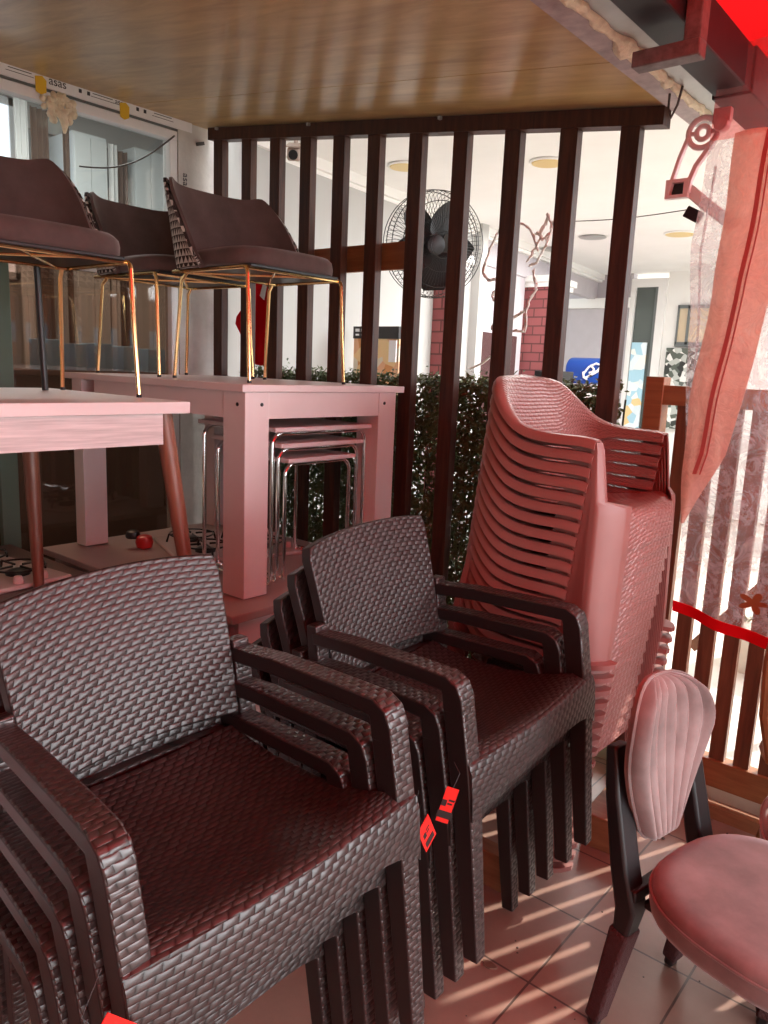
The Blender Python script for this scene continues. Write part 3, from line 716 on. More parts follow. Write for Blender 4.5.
# ------------------------------------------------------------------ gold legged armchairs standing on the tables
def make_gold(label, group):
    t = thing('gold_legged_chair', label, 'chair', group=group)
    # seat cushion
    n = 36; rings = [(.4, .503), (.8, .502), (.93, .497), (.985, .482), (1.0, .462), (.995, .440), (.96, .429), (.4, .427)]
    vs = []; fs = []
    for g, z in rings:
        for k in range(n):
            a = 2 * PI * k / n; c, s = math.cos(a), math.sin(a); e = 4.0; r = (abs(c) ** e + abs(s) ** e) ** (-1 / e)
            vs.append((.245 * r * c * g - .005, .262 * r * s * g, z - (.012 * (1 - c) / 2 if z > .43 else 0)))
    for i in range(len(rings) - 1):
        for k in range(n): l = (k + 1) % n; fs.append((i * n + l, i * n + k, (i + 1) * n + k, (i + 1) * n + l))
    m = len(rings); fs += [tuple(range(n)), tuple(range((m - 1) * n + n - 1, (m - 1) * n - 1, -1))]
    obj('seat', MB().add(vs, fs), M['brownvelvet'], t, smooth=60)
    obj('seat_base', MB().box((-.005, 0, .424), (.45, .46, .012)), M['black'], t, bev=.003)
    # wrap-around backrest: velvet inside, checked cloth outside
    def ring(k, off, s, front):
        a = lerp(-1.0, 1.0, k); th = a * 1.52; e = 3.4
        c, q = math.cos(th), math.sin(th); rr = (abs(c) ** e + abs(q) ** e) ** (-1 / e)
        lean = .085 * s
        x = .01 - (.245 + off) * c * rr - lean * max(0, c) ** .5 * (1 if c > 0 else 0); y = (.262 + off + .015 * s) * q * rr
        top = .768 + .012 * math.exp(-((abs(a) - .52) / .10) ** 2) - .31 * max(0, (abs(a) - .52) / .48) ** 1.5
        bot = .425
        return (x, y, lerp(bot, top, s))
    ni, nj = 14, 61
    P = [[ring(1 - j / (nj - 1), 0, i / (ni - 1), 1) for j in range(nj)] for i in range(ni)]
    b = obj('backrest', MB().shell(P, lambda i, j: .012 + .016 * math.sin(PI * min(1, i / (ni - 1) + .25))), M['brownvelvet'], t, smooth=60)
    P = [[ring(j / (nj - 1), .030, i / (ni - 1) * .985 + .0, 0) for j in range(nj)] for i in range(ni)]
    obj('back_shell', MB().shell(P, .012), M['check'], t, smooth=60)
    # gold rod frame
    z = .416; r = .0072
    for sy in (-1, 1):
        c = .022; y = .247 * sy
        f = [(-.23, y, z), (.20, y, z)] + arc((.20, z - c), c, PI / 2, 0, 5, lambda a, b: (a, y, b)) + [(.232, y * 1.01, .2), (.245, y * 1.03, .005)]
        l = obj('leg', MB().tube(f, r, 8), M['gold'], t)
        obj('foot', MB().lathe([(.0085, 0), (.0085, .01)], (.245, y * 1.03, 0), 10), M['black'], l)
        l = obj('leg', MB().tube([(-.17, y * .9, z), (-.20, y * .93, z - .03), (-.235, y * .98, .005)], r, 8), M['gold'], t)
        obj('foot', MB().lathe([(.0085, 0), (.0085, .01)], (-.235, y * .98, 0), 10), M['black'], l)
    obj('front_rail', MB().tube([(.205, -.247, z), (.205, .247, z)], r, 8), M['gold'], t)
    obj('rear_rail', MB().tube([(-.17, -.235, z), (-.17, .235, z)], r, 8), M['gold'], t)
    obj('cross_rail', MB().tube([(-.17, -.2, z), (.205, .10, z)], r * .85, 8), M['gold'], t)
    obj('cross_rail', MB().tube([(-.17, .2, z), (.205, -.10, z)], r * .85, 8), M['gold'], t)
    return t
gc = make_gold('gold legged mauve chair at front edge of the square legged table', 'gold legged chairs on the tables')
gc.location = (-2.47, 2.135, 1.505); gc.rotation_euler = (0, 0, 0)
dup(gc, (-3.03, 2.12, 1.505), .02, 'gold legged mauve chair half hidden behind, nearer the window wall')
g1 = dup(gc, (-2.45, 1.155, 1.455), -.02, 'gold legged mauve chair standing on the streaked table, cut by the frame')
o = obj('table_post', MB().tube([(-2.63, 1.312, 1.456), (-2.632, 1.30, 1.872)], .011, 10), M['black'])
tag(o, 'thin black post standing on the streaked table under the mauve chair', 'post')

# ------------------------------------------------------------------ gas hobs and a lid on the counters
def make_hob(name, label, loc, rz):
    t = thing(name, label, 'hob', loc, rz, 'gas hobs laid on the counters')
    obj('tray', MB().span((-.28, -.25, 0), (.28, .25, .018)), M['hobwhite'], t, bev=.008)
    for x, y in ((-.13, -.11), (.13, -.11), (-.13, .12), (.13, .12)):
        b = obj('burner', MB().lathe([(.045, .018), (.045, .028), (.03, .036), (.0, .036)], (x, y, 0), 16), M['blackm'], t)
        g = MB()
        for k in range(4):
            c, s = math.cos(k * PI / 2), math.sin(k * PI / 2)
            g.tube([(x + .02 * c, y + .02 * s, .052), (x + .105 * c, y + .105 * s, .052), (x + .115 * c, y + .115 * s, .018)], .005, 6)
        g.tube([(x + .10 * math.cos(2 * PI * k / 20), y + .10 * math.sin(2 * PI * k / 20), .05) for k in range(20)], .004, 6, True)
        obj('pan_support', g, M['blackm'], t)
    for k in range(4):
        obj('knob', MB().lathe([(.018, 0), (.018, .012), (.014, .026), (0, .026)], (.245, -.15 + .1 * k, .018), 14), M['hobknob'], t)
    return t
make_hob('gas_hob', 'pale gas hob with black grates at left edge on dark counter', (-2.98, 1.16, .735), .12)
make_hob('gas_hob', 'pale gas hob behind the red brown leg on the white counter', (-2.78, 2.22, .73), 1.2)
t = thing('red_bottle', 'small red container with black cap on the white counter', 'container', (-3.0, 1.93, .73))
obj('body', MB().lathe([(.02, 0), (.034, .006), (.04, .03), (.034, .055), (.02, .062)], n=20), M['redlid'], t)
obj('cap', MB().lathe([(.03, .0), (.034, .01), (.028, .03), (.015, .036)], (-.045, -.03, .045), 16), M['black'], t)
# ------------------------------------------------------------------ the terrace shell
def s_box(name, a, b, m, bev=0.0): return struct(name, MB().span(a, b), m, bev=bev)
s_box('floor', (-3.5, -3.0, -.08), (4.2, 2.93, 0), M['tile'])
struct('ground', MB().span((-14, 2.93, -.16), (16, 30, -.06)).span((4.2, -12, -.16), (16, 2.93, -.06)).span((-14, -12, -.16), (4.2, -3.0, -.06)), M['street'])
s_box('trim_1', (-1.32, 2.93, -.06), (4.2, 3.06, .125), M['kerb'])
s_box('wall_back_blocker', (-3.5, -3.1, 0), (4.2, -3.0, 3.0), M['fence'])  # unseen wall added to block light from behind the camera
# sloping wood laminate ceiling
def slope_z(x): return 2.455 - (x + 1.05) * .124
P = lambda x, y, d=0: (x, y, slope_z(x) + d)
mb = MB(); x0, x1, y0, y1 = -3.5, -1.05, -2.6, 2.69
for ya, yb in ((y0, 2.208), (2.212, y1)):
    mb.add([P(x0, ya), P(x1, ya), P(x1, yb), P(x0, yb), P(x0, ya, .03), P(x1, ya, .03), P(x1, yb, .03), P(x0, yb, .03)], [(3, 2, 1, 0), (4, 5, 6, 7), (0, 1, 5, 4), (1, 2, 6, 5), (2, 3, 7, 6), (3, 0, 4, 7)])
mb.add([P(x0, 2.2, .03), P(x1, 2.2, .03), P(x1, 2.22, .03), P(x0, 2.22, .03)], [(3, 2, 1, 0)])
struct('ceiling', mb, M['ceil'], smooth=0)

# ---- left wall: glazed front with a room behind it
WX = -3.5
s_box('wall_left', (WX - .06, 2.555, 0), (WX, 2.80, 2.80), M['dirtywhite'])
s_box('wall_header', (WX - .06, -2.6, 2.715), (WX - .002, 2.555, 2.80), M['dirtywhite'])
mb = MB()
mb.span((WX - .05, -1.0, 2.655), (WX + .012, 2.47, 2.70)); mb.span((WX - .05, 2.425, .0), (WX + .012, 2.47, 2.655))
mb.span((WX - .05, -1.0, 1.97), (WX + .012, 2.425, 2.03)); mb.span((WX - .05, 1.0, 2.03), (WX + .01, 1.06, 2.655))
w = struct('window_1', mb, M['pvc'], bev=.004)
obj('seal', MB().span((WX - .01, -1.0, 2.700), (WX + .014, 2.47, 2.710)), M['greyalu'], w)
obj('pane', MB().span((WX - .03, 1.06, 2.03), (WX - .022, 2.425, 2.655)), M['glass'], w)
obj('pane', MB().span((WX - .03, -1.0, 2.03), (WX - .022, 1.0, 2.655)), M['glass'], w)
o = obj('wall_strip', MB().span((WX - .02, 2.47, 0), (WX + .018, 2.553, 2.78)), M['dirtywhite']); o['kind'] = 'structure'; o.name = 'trim_2'
o = obj('trim_3', MB().span((WX - .02, -1.0, 2.711), (WX + .02, 2.553, 2.768)), M['pvc']); o['kind'] = 'structure'
def text(body, size, loc, rot, m, parent, name='printed_lettering', ext=.0006):
    c = bpy.data.curves.new(name, 'FONT'); c.body = body; c.size = size; c.extrude = ext; c.align_x = 'CENTER'; c.align_y = 'CENTER'
    o = bpy.data.objects.new(name, c); COL.objects.link(o); c.materials.append(m); o.parent = parent; o.location = loc; o.rotation_euler = rot
    return o
for y in (1.45, 1.845, 2.15, 1.1): text('asas', .036 if y != 1.845 else .05, (WX + .0215, y, 2.745), (PI / 2, 0, PI / 2), M['tapeprint'], o)
for y in (1.54, 1.59, 1.95, 1.99, 2.24, 2.28):
    obj('printed_mark', MB().box((WX + .0212, y, 2.742), (.0012, .014, .016)), M['tapeprint'], o)
for y in (1.68, 2.06, 2.38, 1.3): obj('printed_lines', MB().box((WX + .0212, y, 2.748), (.0012, .10, .003)).box((WX + .0212, y, 2.735), (.0012, .12, .002)), M['tapeprint'], o)
text('asas', .05, (WX + .0195, 2.512, 2.47), (PI / 2, PI / 2, PI / 2), M['tapeprint'], bpy.data.objects['trim_2'])
for i, y in enumerate((1.767, 2.168)):
    q = obj('yellow_tape', MB().prism([(-.022, -.03), (.0, -.038), (.024, -.026), (.026, .022), (.008, .038), (-.024, .03)], .002, Matrix.Translation((WX + .0225, y, 2.715)) @ Euler((PI / 2, 0, PI / 2)).to_matrix().to_4x4()), M['yellowtape'], smooth=0)
    tag(q, ['yellow tape scrap on the window frame, above the foam lump', 'yellow tape scrap on the window frame, nearer the wall pier'][i], 'tape', 'yellow tape scraps on the frame')
# lower tinted glass
gl = MB(); gl.span((WX - .03, -1.0, .02), (WX - .02, 1.52, 1.97)); gl.span((WX - .03, 1.60, .02), (WX - .02, 2.425, 1.97))
w2 = struct('window_2', gl, M['tinted'])
obj('mullion', MB().span((WX - .04, 1.52, 0), (WX + .012, 1.60, 1.97)), M['greenedge'], w2, bev=.003)
obj('kick_rail', MB().span((WX - .04, -1.0, 0), (WX + .012, 2.425, .08)), M['greyalu'], w2)
# lump of foam at the frame
mb = MB(); rnd = random.Random(3)
for k in range(70):
    a, r = rnd.uniform(0, 2 * PI), rnd.random() ** .6
    c = V((WX + .02 + rnd.uniform(-.008, .014), 1.842 + .075 * r * math.cos(a), 2.655 + .055 * r * math.sin(a) - .02 * rnd.random())); q = rnd.uniform(.009, .02)
    mb.lathe([(.15 * q, -q), (.7 * q, -.7 * q), (q, 0), (.7 * q, .7 * q), (.15 * q, q)], c, 8)
fo = obj('foam_lump', mb, M['foam'], smooth=80); tag(fo, 'lump of dried cream foam stuck on the window frame', 'foam')
fo = obj('foam_drip', MB().tube([(WX + .02, 1.86, 2.63), (WX + .022, 1.872, 2.585), (WX + .02, 1.87, 2.545)], [.022, .018, .006], 7), M['foam']); fo.parent = bpy.data.objects['foam_lump']
c = [lerp(V((WX + .03, 1.93, 2.42)), V((WX + .03, 2.44, 2.67)), k / 14) + V((0, 0, -.06 * math.sin(PI * k / 14))) for k in range(15)]
tag(obj('cable', MB().tube(c, .004, 6), M['cable']), 'grey cable drooping across the upper window', 'cable')
o = obj('cable_clip', MB().box((0, 0, 0), (.02, .04, .016), Euler((.3, 0, 0))), M['cable'], smooth=0); o.location = (WX + .01, 2.61, 2.675); tag(o, 'dark clip on the dusty white wall pier', 'clip')
# the room behind the glass
RX = -6.95
s_box('wall_room', (RX - .1, -1.2, 0), (RX, 6.0, 3.9), M['roomwall'])
s_box('ceiling_room', (RX - .1, -1.3, 3.75), (WX - .06, 6.0, 3.9), M['roomwall'])
s_box('wall_room_front', (WX - .13, -1.2, 2.80), (WX - .06, 2.9, 3.9), M['roomwall'])
struct('wall_room_corner', MB().add([(WX - .13, 2.85, 0), (WX - .06, 2.85, 0), (-4.0, 6.0, 0), (-4.08, 6.0, 0), (WX - .13, 2.85, 3.9), (WX - .06, 2.85, 3.9), (-4.0, 6.0, 3.9), (-4.08, 6.0, 3.9)], [(3, 2, 1, 0), (4, 5, 6, 7), (0, 1, 5, 4), (1, 2, 6, 5), (2, 3, 7, 6), (3, 0, 4, 7)]), M['roomwall'])
s_box('wall_room_end', (RX, 5.9, 0), (WX - .4, 6.0, 3.75), M['roomwall'])
s_box('floor_room', (RX, -1.2, -.02), (WX - .06, 5.9, .0), M['darkwood'])
s_box('trim_4', (RX, 3.36, 3.46), (RX + .05, 5.9, 3.75), M['roomwall'])
w3 = struct('window_3', MB().span((RX, 2.3, 2.2), (RX + .04, 3.27, 2.26)).span((RX, 2.3, 3.6), (RX + .04, 3.27, 3.66)).span((RX, 3.23, 2.2), (RX + .04, 3.27, 3.66)), M['pvc'])
obj('pane', MB().span((RX + .005, 2.3, 2.26), (RX + .015, 3.23, 3.6)), glow('daylight_pane', (.85, .9, 1.0), 1.2), w3)
def drape(name, y0, y1, z0, z1, m, label, amp=.018, wl=.045, x=-6.5):
    n = max(8, int((y1 - y0) / wl * 8))
    P = [[(x + amp * math.sin(2 * PI * (lerp(y0, y1, j / n)) / wl), lerp(y0, y1, j / n), z) for j in range(n + 1)] for z in (z0, z1)]
    return tag(obj(name, MB().shell([r[::-1] for r in P], .004), m, smooth=80), label, 'curtain')
drape('curtain', 3.07, 3.19, .3, 3.6, M['curtainwhite'], 'white curtain by the bright inner window')
drape('curtain', 3.20, 3.345, .3, 3.52, M['curtainbrown'], 'brown curtain next to the white curtain by the inner window')
drape('curtain', 3.47, 3.53, .3, 3.5, M['curtainbrown'], 'narrow brown curtain strip left of the first wardrobe', .01)
drape('curtain', 3.885, 3.965, .3, 3.4, M['curtainwhite'], 'white curtain right of the first wardrobe')
drape('curtain', 3.975, 4.085, .3, 3.36, M['curtainbrown'], 'brown curtain between the two white wardrobes')
for i, (y0, y1) in enumerate(((3.57, 3.875), (4.15, 4.47))):
    t = thing('wardrobe', ['white two door wardrobe seen through the window, left one', 'white two door wardrobe seen through the window, nearer the pier'][i], 'wardrobe', (0, 0, 0), 0, 'white wardrobes in the room')
    obj('body', MB().span((RX + .02, y0, 0), (RX + .44, y1, 3.43)), M['wardrobe'], t)
    ym = (y0 + y1) / 2
    for a, b, hy in ((y0 + .004, ym - .003, ym - .035), (ym + .003, y1 - .004, ym + .035)):
        d = obj('door', MB().span((RX + .44, a, .1), (RX + .458, b, 3.40)), M['wardrobe'], t, bev=.003)
        obj('handle', MB().box((RX + .468, hy, 2.86), (.02, .022, .11)), M['handle'], d, bev=.004)

t = thing('dark_backdrop', 'long dark block added behind the tinted glass to darken it', 'dark_backdrop', (0, 0, 0))  # invented dark mass so the lower glass looks dark
obj('body', MB().span((-5.5, .3, 0), (-4.95, 4.2, 1.44)), M['darkwood'], t, bev=.01)
obj('top', MB().span((-5.53, .27, 1.44), (-4.92, 4.23, 1.475)), M['darkwood'], t, bev=.004)
for i, (y0, y1, hh, w_) in enumerate(((2.47, 2.62, .20, 'leftmost and'), (2.70, 2.78, .18, 'narrow'), (2.84, 2.98, .19, 'middle'), (3.06, 3.16, .18, ''), (3.26, 3.42, .17, 'wide'), (3.54, 3.64, .13, ''))):
    o = obj('reflection_block', MB().span((-5.15, y0, 1.475), (-4.98, y1, 1.475 + hh)), M['bluepanel'], bev=.004)  # added blocks standing in for blue reflections on the glass
    tag(o, 'pale blue block imitating a reflection in the tinted glass, ' + ['first from the left', 'second from the left', 'third from the left', 'fourth from the left', 'fifth from the left', 'last on the right'][i], 'box', 'pale blue blocks imitating glass reflections')
# ---- slatted timber screen
SY = 2.65
t = thing('slatted_screen', 'dark stained slatted timber screen under the wood ceiling', 'screen', (0, 0, 0))
xs = [-3.371, -3.15, -2.942, -2.733, -2.523, -2.317, -2.09, -1.868, -1.632, -1.402, -1.175]
for x in xs:
    zt = slope_z(x) - .05
    obj('slat', MB().span((x - .034, SY - .022, .02), (x + .034, SY + .022, zt)), M['lattice'], t, bev=.003)
xa, xb = -3.44, -1.06
mb = MB(); q = [(xa, slope_z(xa) - .062), (xb, slope_z(xb) - .062), (xb, slope_z(xb) - .004), (xa, slope_z(xa) - .004)]
obj('top_rail', mb.prism(q, .06, Matrix(((1, 0, 0, 0), (0, 0, -1, SY + .03), (0, 1, 0, 0), (0, 0, 0, 1)))), M['lattice'], t, smooth=0)
obj('bottom_rail', MB().span((-3.44, SY - .03, 0), (-1.12, SY + .03, .06)), M['lattice'], t)
for x in (-3.36, -2.7, -1.96): obj('fixing_clip', MB().box((x, SY - .03, slope_z(x) - .012), (.012, .03, .012)), M['galv'], t)
o = obj('cross_board', MB().span((-2.80, 2.70, 2.005), (-2.15, 2.722, 2.12)), M['railwood']); tag(o, 'orange brown board fixed level behind the screen slats', 'board')

# ---- low fence towards the street
FY = 2.86
t = thing('street_fence', 'brown timber fence with narrow upright slats, beside the street', 'fence', (0, 0, 0))
for x in (-1.077, .62, 2.3): obj('post', MB().span((x - .034, FY - .034, 0), (x + .034, FY + .034, 1.59 if x < -1 else 1.58)), M['railwood'], t, bev=.003)
obj('top_rail', MB().span((-1.043, FY - .03, 1.49), (2.27, FY + .03, 1.56)), M['railwood'], t)
obj('bottom_rail', MB().span((-1.043, FY - .03, .10), (2.27, FY + .03, .205)), M['railwood'], t, bev=.003)
x = -.965
while x < 2.2:
    if abs(x - .62) > .06: obj('slat', MB().span((x - .0265, FY - .015, .205), (x + .0265, FY + .015, 1.49)), M['fence'], t)
    x += .0855
o = obj('timber_sill', MB().span((-1.05, 2.79, 0), (2.2, 2.835, .048)), M['blockwood']); tag(o, 'reddish timber batten lying on the floor under the fence', 'batten')

# ---- edge of the ceiling: angle, foam, gutter, tube, awning
zc = 2.455
s_box('trim_5', (-1.05, -2.6, zc - .012), (-.985, 2.86, zc + .05), M['steelpink'])
mb = MB(); rnd = random.Random(5); pts = []; rad = []
for k in range(160):
    y = -2.0 + k * .0302
    pts.append((-.973 + rnd.uniform(-.004, .004), y, zc - .006 + rnd.uniform(-.004, .004))); rad.append(rnd.uniform(.011, .021) * (1.6 if 2.05 < y < 2.2 else 1))
o = obj('trim_6', mb.tube(pts, rad, 7), M['foam'], smooth=80); o['kind'] = 'structure'
t = thing('roof_gutter', 'grey metal gutter run along the ceiling edge', 'gutter', (0, 0, 0))
obj('gutter_tray', MB().span((-.965, -2.4, zc - .004), (-.868, 2.80, zc + .004)).span((-.965, -2.4, zc), (-.961, 2.80, zc + .09)).span((-.872, -2.4, zc), (-.868, 2.80, zc + .09)), M['galv'], t)
t = thing('steel_beam', 'dark purple square steel beam beside the gutter, under the red awning', 'beam', (0, 0, 0))
obj('tube', MB().span((-.866, -2.4, zc - .045), (-.765, 2.52, zc + .07)), M['darksteel'], t, bev=.004)
obj('tube_end', MB().span((-.872, 2.50, zc - .052), (-.758, 2.86, zc + .075)), M['darksteel'], t, bev=.004)
t = thing('beam_bracket', 'rusty pink steel angle bracket holding the dark beam', 'bracket', (0, 0, 0))
obj('arm', MB().span((-.885, 1.95, zc - .125), (-.722, 2.0, zc - .088)), M['bracket'], t, bev=.003)
obj('upright', MB().span((-.762, 1.95, zc - .09), (-.722, 2.0, zc + .45)), M['bracket'], t, bev=.003)
ni, nj = 22, 26; P = []
for i in range(ni):
    u = i / (ni - 1); row = []
    for j in range(nj):
        v = j / (nj - 1); x = lerp(-1.7, 2.0, u); y = lerp(-2.6, 3.06, v)
        row.append((x, y, 2.645 - .13 * (x + .8) - .02 * math.sin(PI * u) + .012 * math.sin(PI * 5 * v)))
    P.append(row)
t = thing('awning', 'red fabric awning stretched outward above the terrace', 'awning', (0, 0, 0))
obj('canopy', MB().sheet(P), M['awning'], t, smooth=80)
for y in (-1.2, .55, 2.3): obj('awning_arm', MB().tube([(-.79, y, 2.60), (.6, y, 2.42), (1.98, y, 2.25)], .016, 8), M['rollpink'], t)
obj('added_valance', MB().shell([[(1.985 + .012 * math.sin(y * 9) * (1 - i / 3), y, lerp(1.98, 2.26, i / 3) + (.012 * math.sin(y * 26) if i == 0 else 0)) for y in [lerp(-2.6, 3.0, k / 60) for k in range(61)]] for i in range(4)], .002), M['awning'], t, smooth=80)  # unseen drop added to throw red light onto the table fronts
obj('front_bar', MB().tube([(2.0, -2.6, 2.27), (2.0, 3.0, 2.27)], .02, 8), M['rollpink'], t)
# cast arm bracket of the awning at the end of the beam
t = thing('awning_arm_bracket', 'pinkish cast awning bracket with ring, hanging at the beam end', 'bracket', (-.905, 2.52, 2.235))
R = lambda pts, y=0: [(x, y, z) for x, z in pts]
obj('ring_plate', MB().tube([(.012 + .043 * math.cos(2 * PI * k / 24), 0, .085 + .043 * math.sin(2 * PI * k / 24)) for k in range(24)], .009, 8, True).tube([(.012 + .019 * math.cos(2 * PI * k / 16), 0, .085 + .019 * math.sin(2 * PI * k / 16)) for k in range(16)], .008, 8, True).box((-.014, 0, .085), (.03, .01, .012)).box((.038, 0, .085), (.03, .01, .012)), M['rollpink'], t)
obj('arm', MB().sweep(R([(-.03, .075), (-.05, .02), (-.068, -.05), (-.075, -.085)]), .02, .011), M['rollpink'], t, bev=.002)
obj('arm', MB().sweep(R([(.05, .06), (.03, .03), (.002, -.01), (-.012, -.05), (-.016, -.085)]), .02, .014), M['rollpink'], t, bev=.002)
obj('foot', MB().span((-.082, -.012, -.052), (-.012, .012, -.042)).span((-.082, -.012, -.098), (-.012, .012, -.088)).span((-.082, -.012, -.088), (-.068, .012, -.052)).span((-.026, -.012, -.088), (-.012, .012, -.052)), M['rollpink'], t)
obj('hole_backing', MB().span((-.07, .008, -.09), (-.024, .012, -.048)), M['black'], t)
obj('knuckle', MB().lathe([(.02, -.018), (.024, 0), (.02, .018)], (.066, .0, .10), 14, 'y').box((.066, 0, .125), (.05, .03, .04)), M['rollpink'], t, bev=.003)
obj('folding_arm', MB().sweep([(-.02, .02, -.07), (.05, .03, -.13), (.13, .04, -.19)], .03, .035), M['alu'], t, bev=.004)
obj('clamp', MB().box((.0, .03, -.145), (.05, .03, .035), Euler((0, .5, 0))), M['darksteel'], t, bev=.003)
# loose wires at the ceiling edge
o = obj('loose_wire', MB().tube([(-1.0, 2.5, 2.45), (-1.0, 2.5, 2.40), (-.985, 2.49, 2.37), (-.965, 2.48, 2.40), (-.955, 2.48, 2.45)], .004, 6), M['cable']); tag(o, 'loop of loose grey wire under the foam seam', 'wire')

# ---- clear roll-down curtain
CY = 2.45
t = thing('clear_curtain', 'clear creased plastic curtain with red hem and peach zip panel', 'curtain', (0, 0, 0))
def cy(x, z): return CY + .014 * math.sin(x * 15 + z * 1.5) + .010 * math.sin(x * 37 - z * 3) + .006 * math.sin(z * 19 + x * 8)
def edge(z): return interp([(.84, -.80), (1.16, -.80), (1.52, -.838), (1.98, -.868), (2.27, -.842), (2.55, -.84)], z)
def grid(zlo, zhi, xr, nz, nx, dy=0, xl=None, slope=.16, flat=False):
    P = []
    for i in range(nz + 1):
        row = []
        for j in range(nx + 1):
            a = i / nz; z0 = lerp(zlo, zhi, a); xa = (xl or edge)(z0); xb = xr(z0) if callable(xr) else xr; x = lerp(xa, xb, j / nx)
            z = z0 - slope * (x + .8) * (1 if flat else (1 - a)) * (1 if x < .2 else .2 / max(.2, x) * 1.0)
            row.append((x, cy(x, z) + dy, z))
        P.append(row)
    return P
obj('clear_sheet', MB().sheet(grid(.872, 2.27, .9, 40, 60)), M['clear'], t, smooth=80)
obj('hem', MB().shell(grid(.846, .882, .9, 3, 60, -.001, None, .16, True), .003), M['redhem'], t, smooth=80)
obj('header', MB().sheet(grid(2.27, 2.52, .9, 8, 40, 0, None, 0)), M['pinkclear'], t, smooth=80)
xl = lambda z: interp([(1.14, -.795), (1.3, -.81), (1.52, -.815), (1.82, -.778), (2.08, -.768), (2.28, -.765)], z)
xr = lambda z: interp([(1.14, -.79), (1.22, -.755), (1.36, -.69), (1.53, -.655), (1.75, -.63), (1.96, -.60), (2.28, -.57)], z)
obj('zip_panel', MB().shell([[(p[0], p[1] - .02 - .012 * math.sin(PI * j / 12), p[2]) for j, p in enumerate(r)] for r in grid(1.14, 2.275, xr, 30, 12, 0, xl, 0)], .002), M['peach'], t, smooth=80)
zp = []
for k in range(31):
    z = lerp(1.30, 2.27, k / 30); x = lerp(xl(z), xr(z), .48); zp.append((x, cy(x, z) - .036, z))
obj('zip', MB().sweep(zp, .012, .004, (1, 0, 0)), M['zip'], t)
obj('zip', MB().sweep([(x + .016, y, z) for x, y, z in zp], .004, .003, (1, 0, 0)), M['zip'], t)
ch = [(edge(z) + .03, cy(edge(z) + .03, z) - .004, z) for z in [lerp(1.5, 2.2, k / 12) for k in range(13)]]
obj('edge_seam', MB().tube(ch, .004, 5), M['clear'], t)
lf = []
for k in range(40):
    a = 2 * PI * k / 40; r = .015 + .028 * abs(math.cos(2.5 * a)) ** 1.5 * (1 if abs(math.sin(a / 2)) > .25 else .7)
    lf.append((r * math.cos(a) * 1.15, r * math.sin(a) * .8))
obj('leaf_print', MB().prism(lf, .001, Matrix.Translation((-.553, CY - .035, .936)) @ Euler((PI / 2, 0, 0)).to_matrix().to_4x4()), M['mapleleaf'], t, smooth=0)

# ---- bits on the floor
rnd = random.Random(11); mb = MB()
for k in range(90):
    if k < 60: x, y = rnd.uniform(-.95, -.1), rnd.uniform(2.45, 2.78)
    else: x, y = rnd.uniform(-1.0, -.4), rnd.uniform(1.3, 2.3)
    s = rnd.uniform(.002, .007 if k < 60 else .004)
    mb.lathe([(s * .4, 0), (s, s * .3), (s * .7, s * .8), (s * .1, s)], (x, y, 0), 6)
o = obj('grit', mb, M['stone']); tag(o, 'dark grit and crumbs scattered over the tiled floor', 'grit', kind='stuff')
for i, (x, y, s) in enumerate(((-.905, 1.62, .02), (-.985, 2.12, .028))):
    o = obj('dry_leaf', MB().prism([(s * math.cos(a) * (1 + .3 * math.sin(3 * a)), .6 * s * math.sin(a)) for a in [2 * PI * k / 12 for k in range(12)]], .004), M['dryleaf']); o.location = (x, y, .001); o.rotation_euler = (.0, .0, i * 1.3)
    tag(o, ['small curled dry leaf on the open floor tiles', 'dry leaf beside the feet of the tagged brown stack'][i], 'leaf', 'dry leaves on the floor')
# ------------------------------------------------------------------ clipped hedge panels behind the screen
rnd = random.Random(21)
t = thing('boxwood_hedge', 'dense green boxwood hedge panel standing behind the slatted screen', 'hedge', (0, 0, 0))
vs = []; fs = []
def leafq(c, nrm, s, rnd):
    a = nrm.orthogonal().normalized(); b = nrm.cross(a); th = rnd.uniform(0, 2 * PI)
    d = a * math.cos(th) + b * math.sin(th); e = nrm.cross(d); o = len(vs)
    vs.extend([c - d * s, c + e * s * .5 + nrm * s * .2, c + d * s, c - e * s * .5 + nrm * s * .2]); fs.append((o, o + 1, o + 2)); fs.append((o, o + 2, o + 3))
for k in range(56000):
    x = rnd.uniform(-3.35, -1.2)
    z = rnd.uniform(.08, 1.53) + rnd.gauss(0, .012); y = rnd.uniform(2.76, 2.86)
    nz = noise.noise(V((x * 5, z * 5, 0)))
    if nz < -.36 and rnd.random() < .6: continue
    leafq(V((x, y, z)), V((rnd.gauss(.1, .5), -1 + rnd.gauss(0, .4), rnd.gauss(.45, .5))).normalized(), rnd.uniform(.010, .018), rnd)
for k in range(1800):
    x = rnd.uniform(-3.35, -1.2); z = 1.52 + abs(rnd.gauss(0, .022)); y = rnd.uniform(2.75, 2.88)
    leafq(V((x, y, z)), V((rnd.gauss(0, .6), rnd.gauss(-.5, .5), 1)).normalized(), rnd.uniform(.010, .017), rnd)
obj('leaves', MB().add(vs, fs), M['leaf'], t, smooth=0)['kind'] = 'stuff'
br = MB()
for k in range(60):
    x = -3.33 + k * .0362; br.tube([(x, 2.82, .02), (x + rnd.uniform(-.02, .02), 2.81, .8), (x + rnd.uniform(-.02, .02), 2.82, 1.5)], .004, 5)
for k in range(16): br.tube([(-3.34, 2.83, .05 + k * .095), (-1.2, 2.83, .05 + k * .095)], .004, 5)
obj('trellis', br, M['twig'], t)
o = obj('trellis_rail', MB().span((-3.34, 2.87, 1.16), (-1.18, 2.885, 1.185)), M['alu'], t)

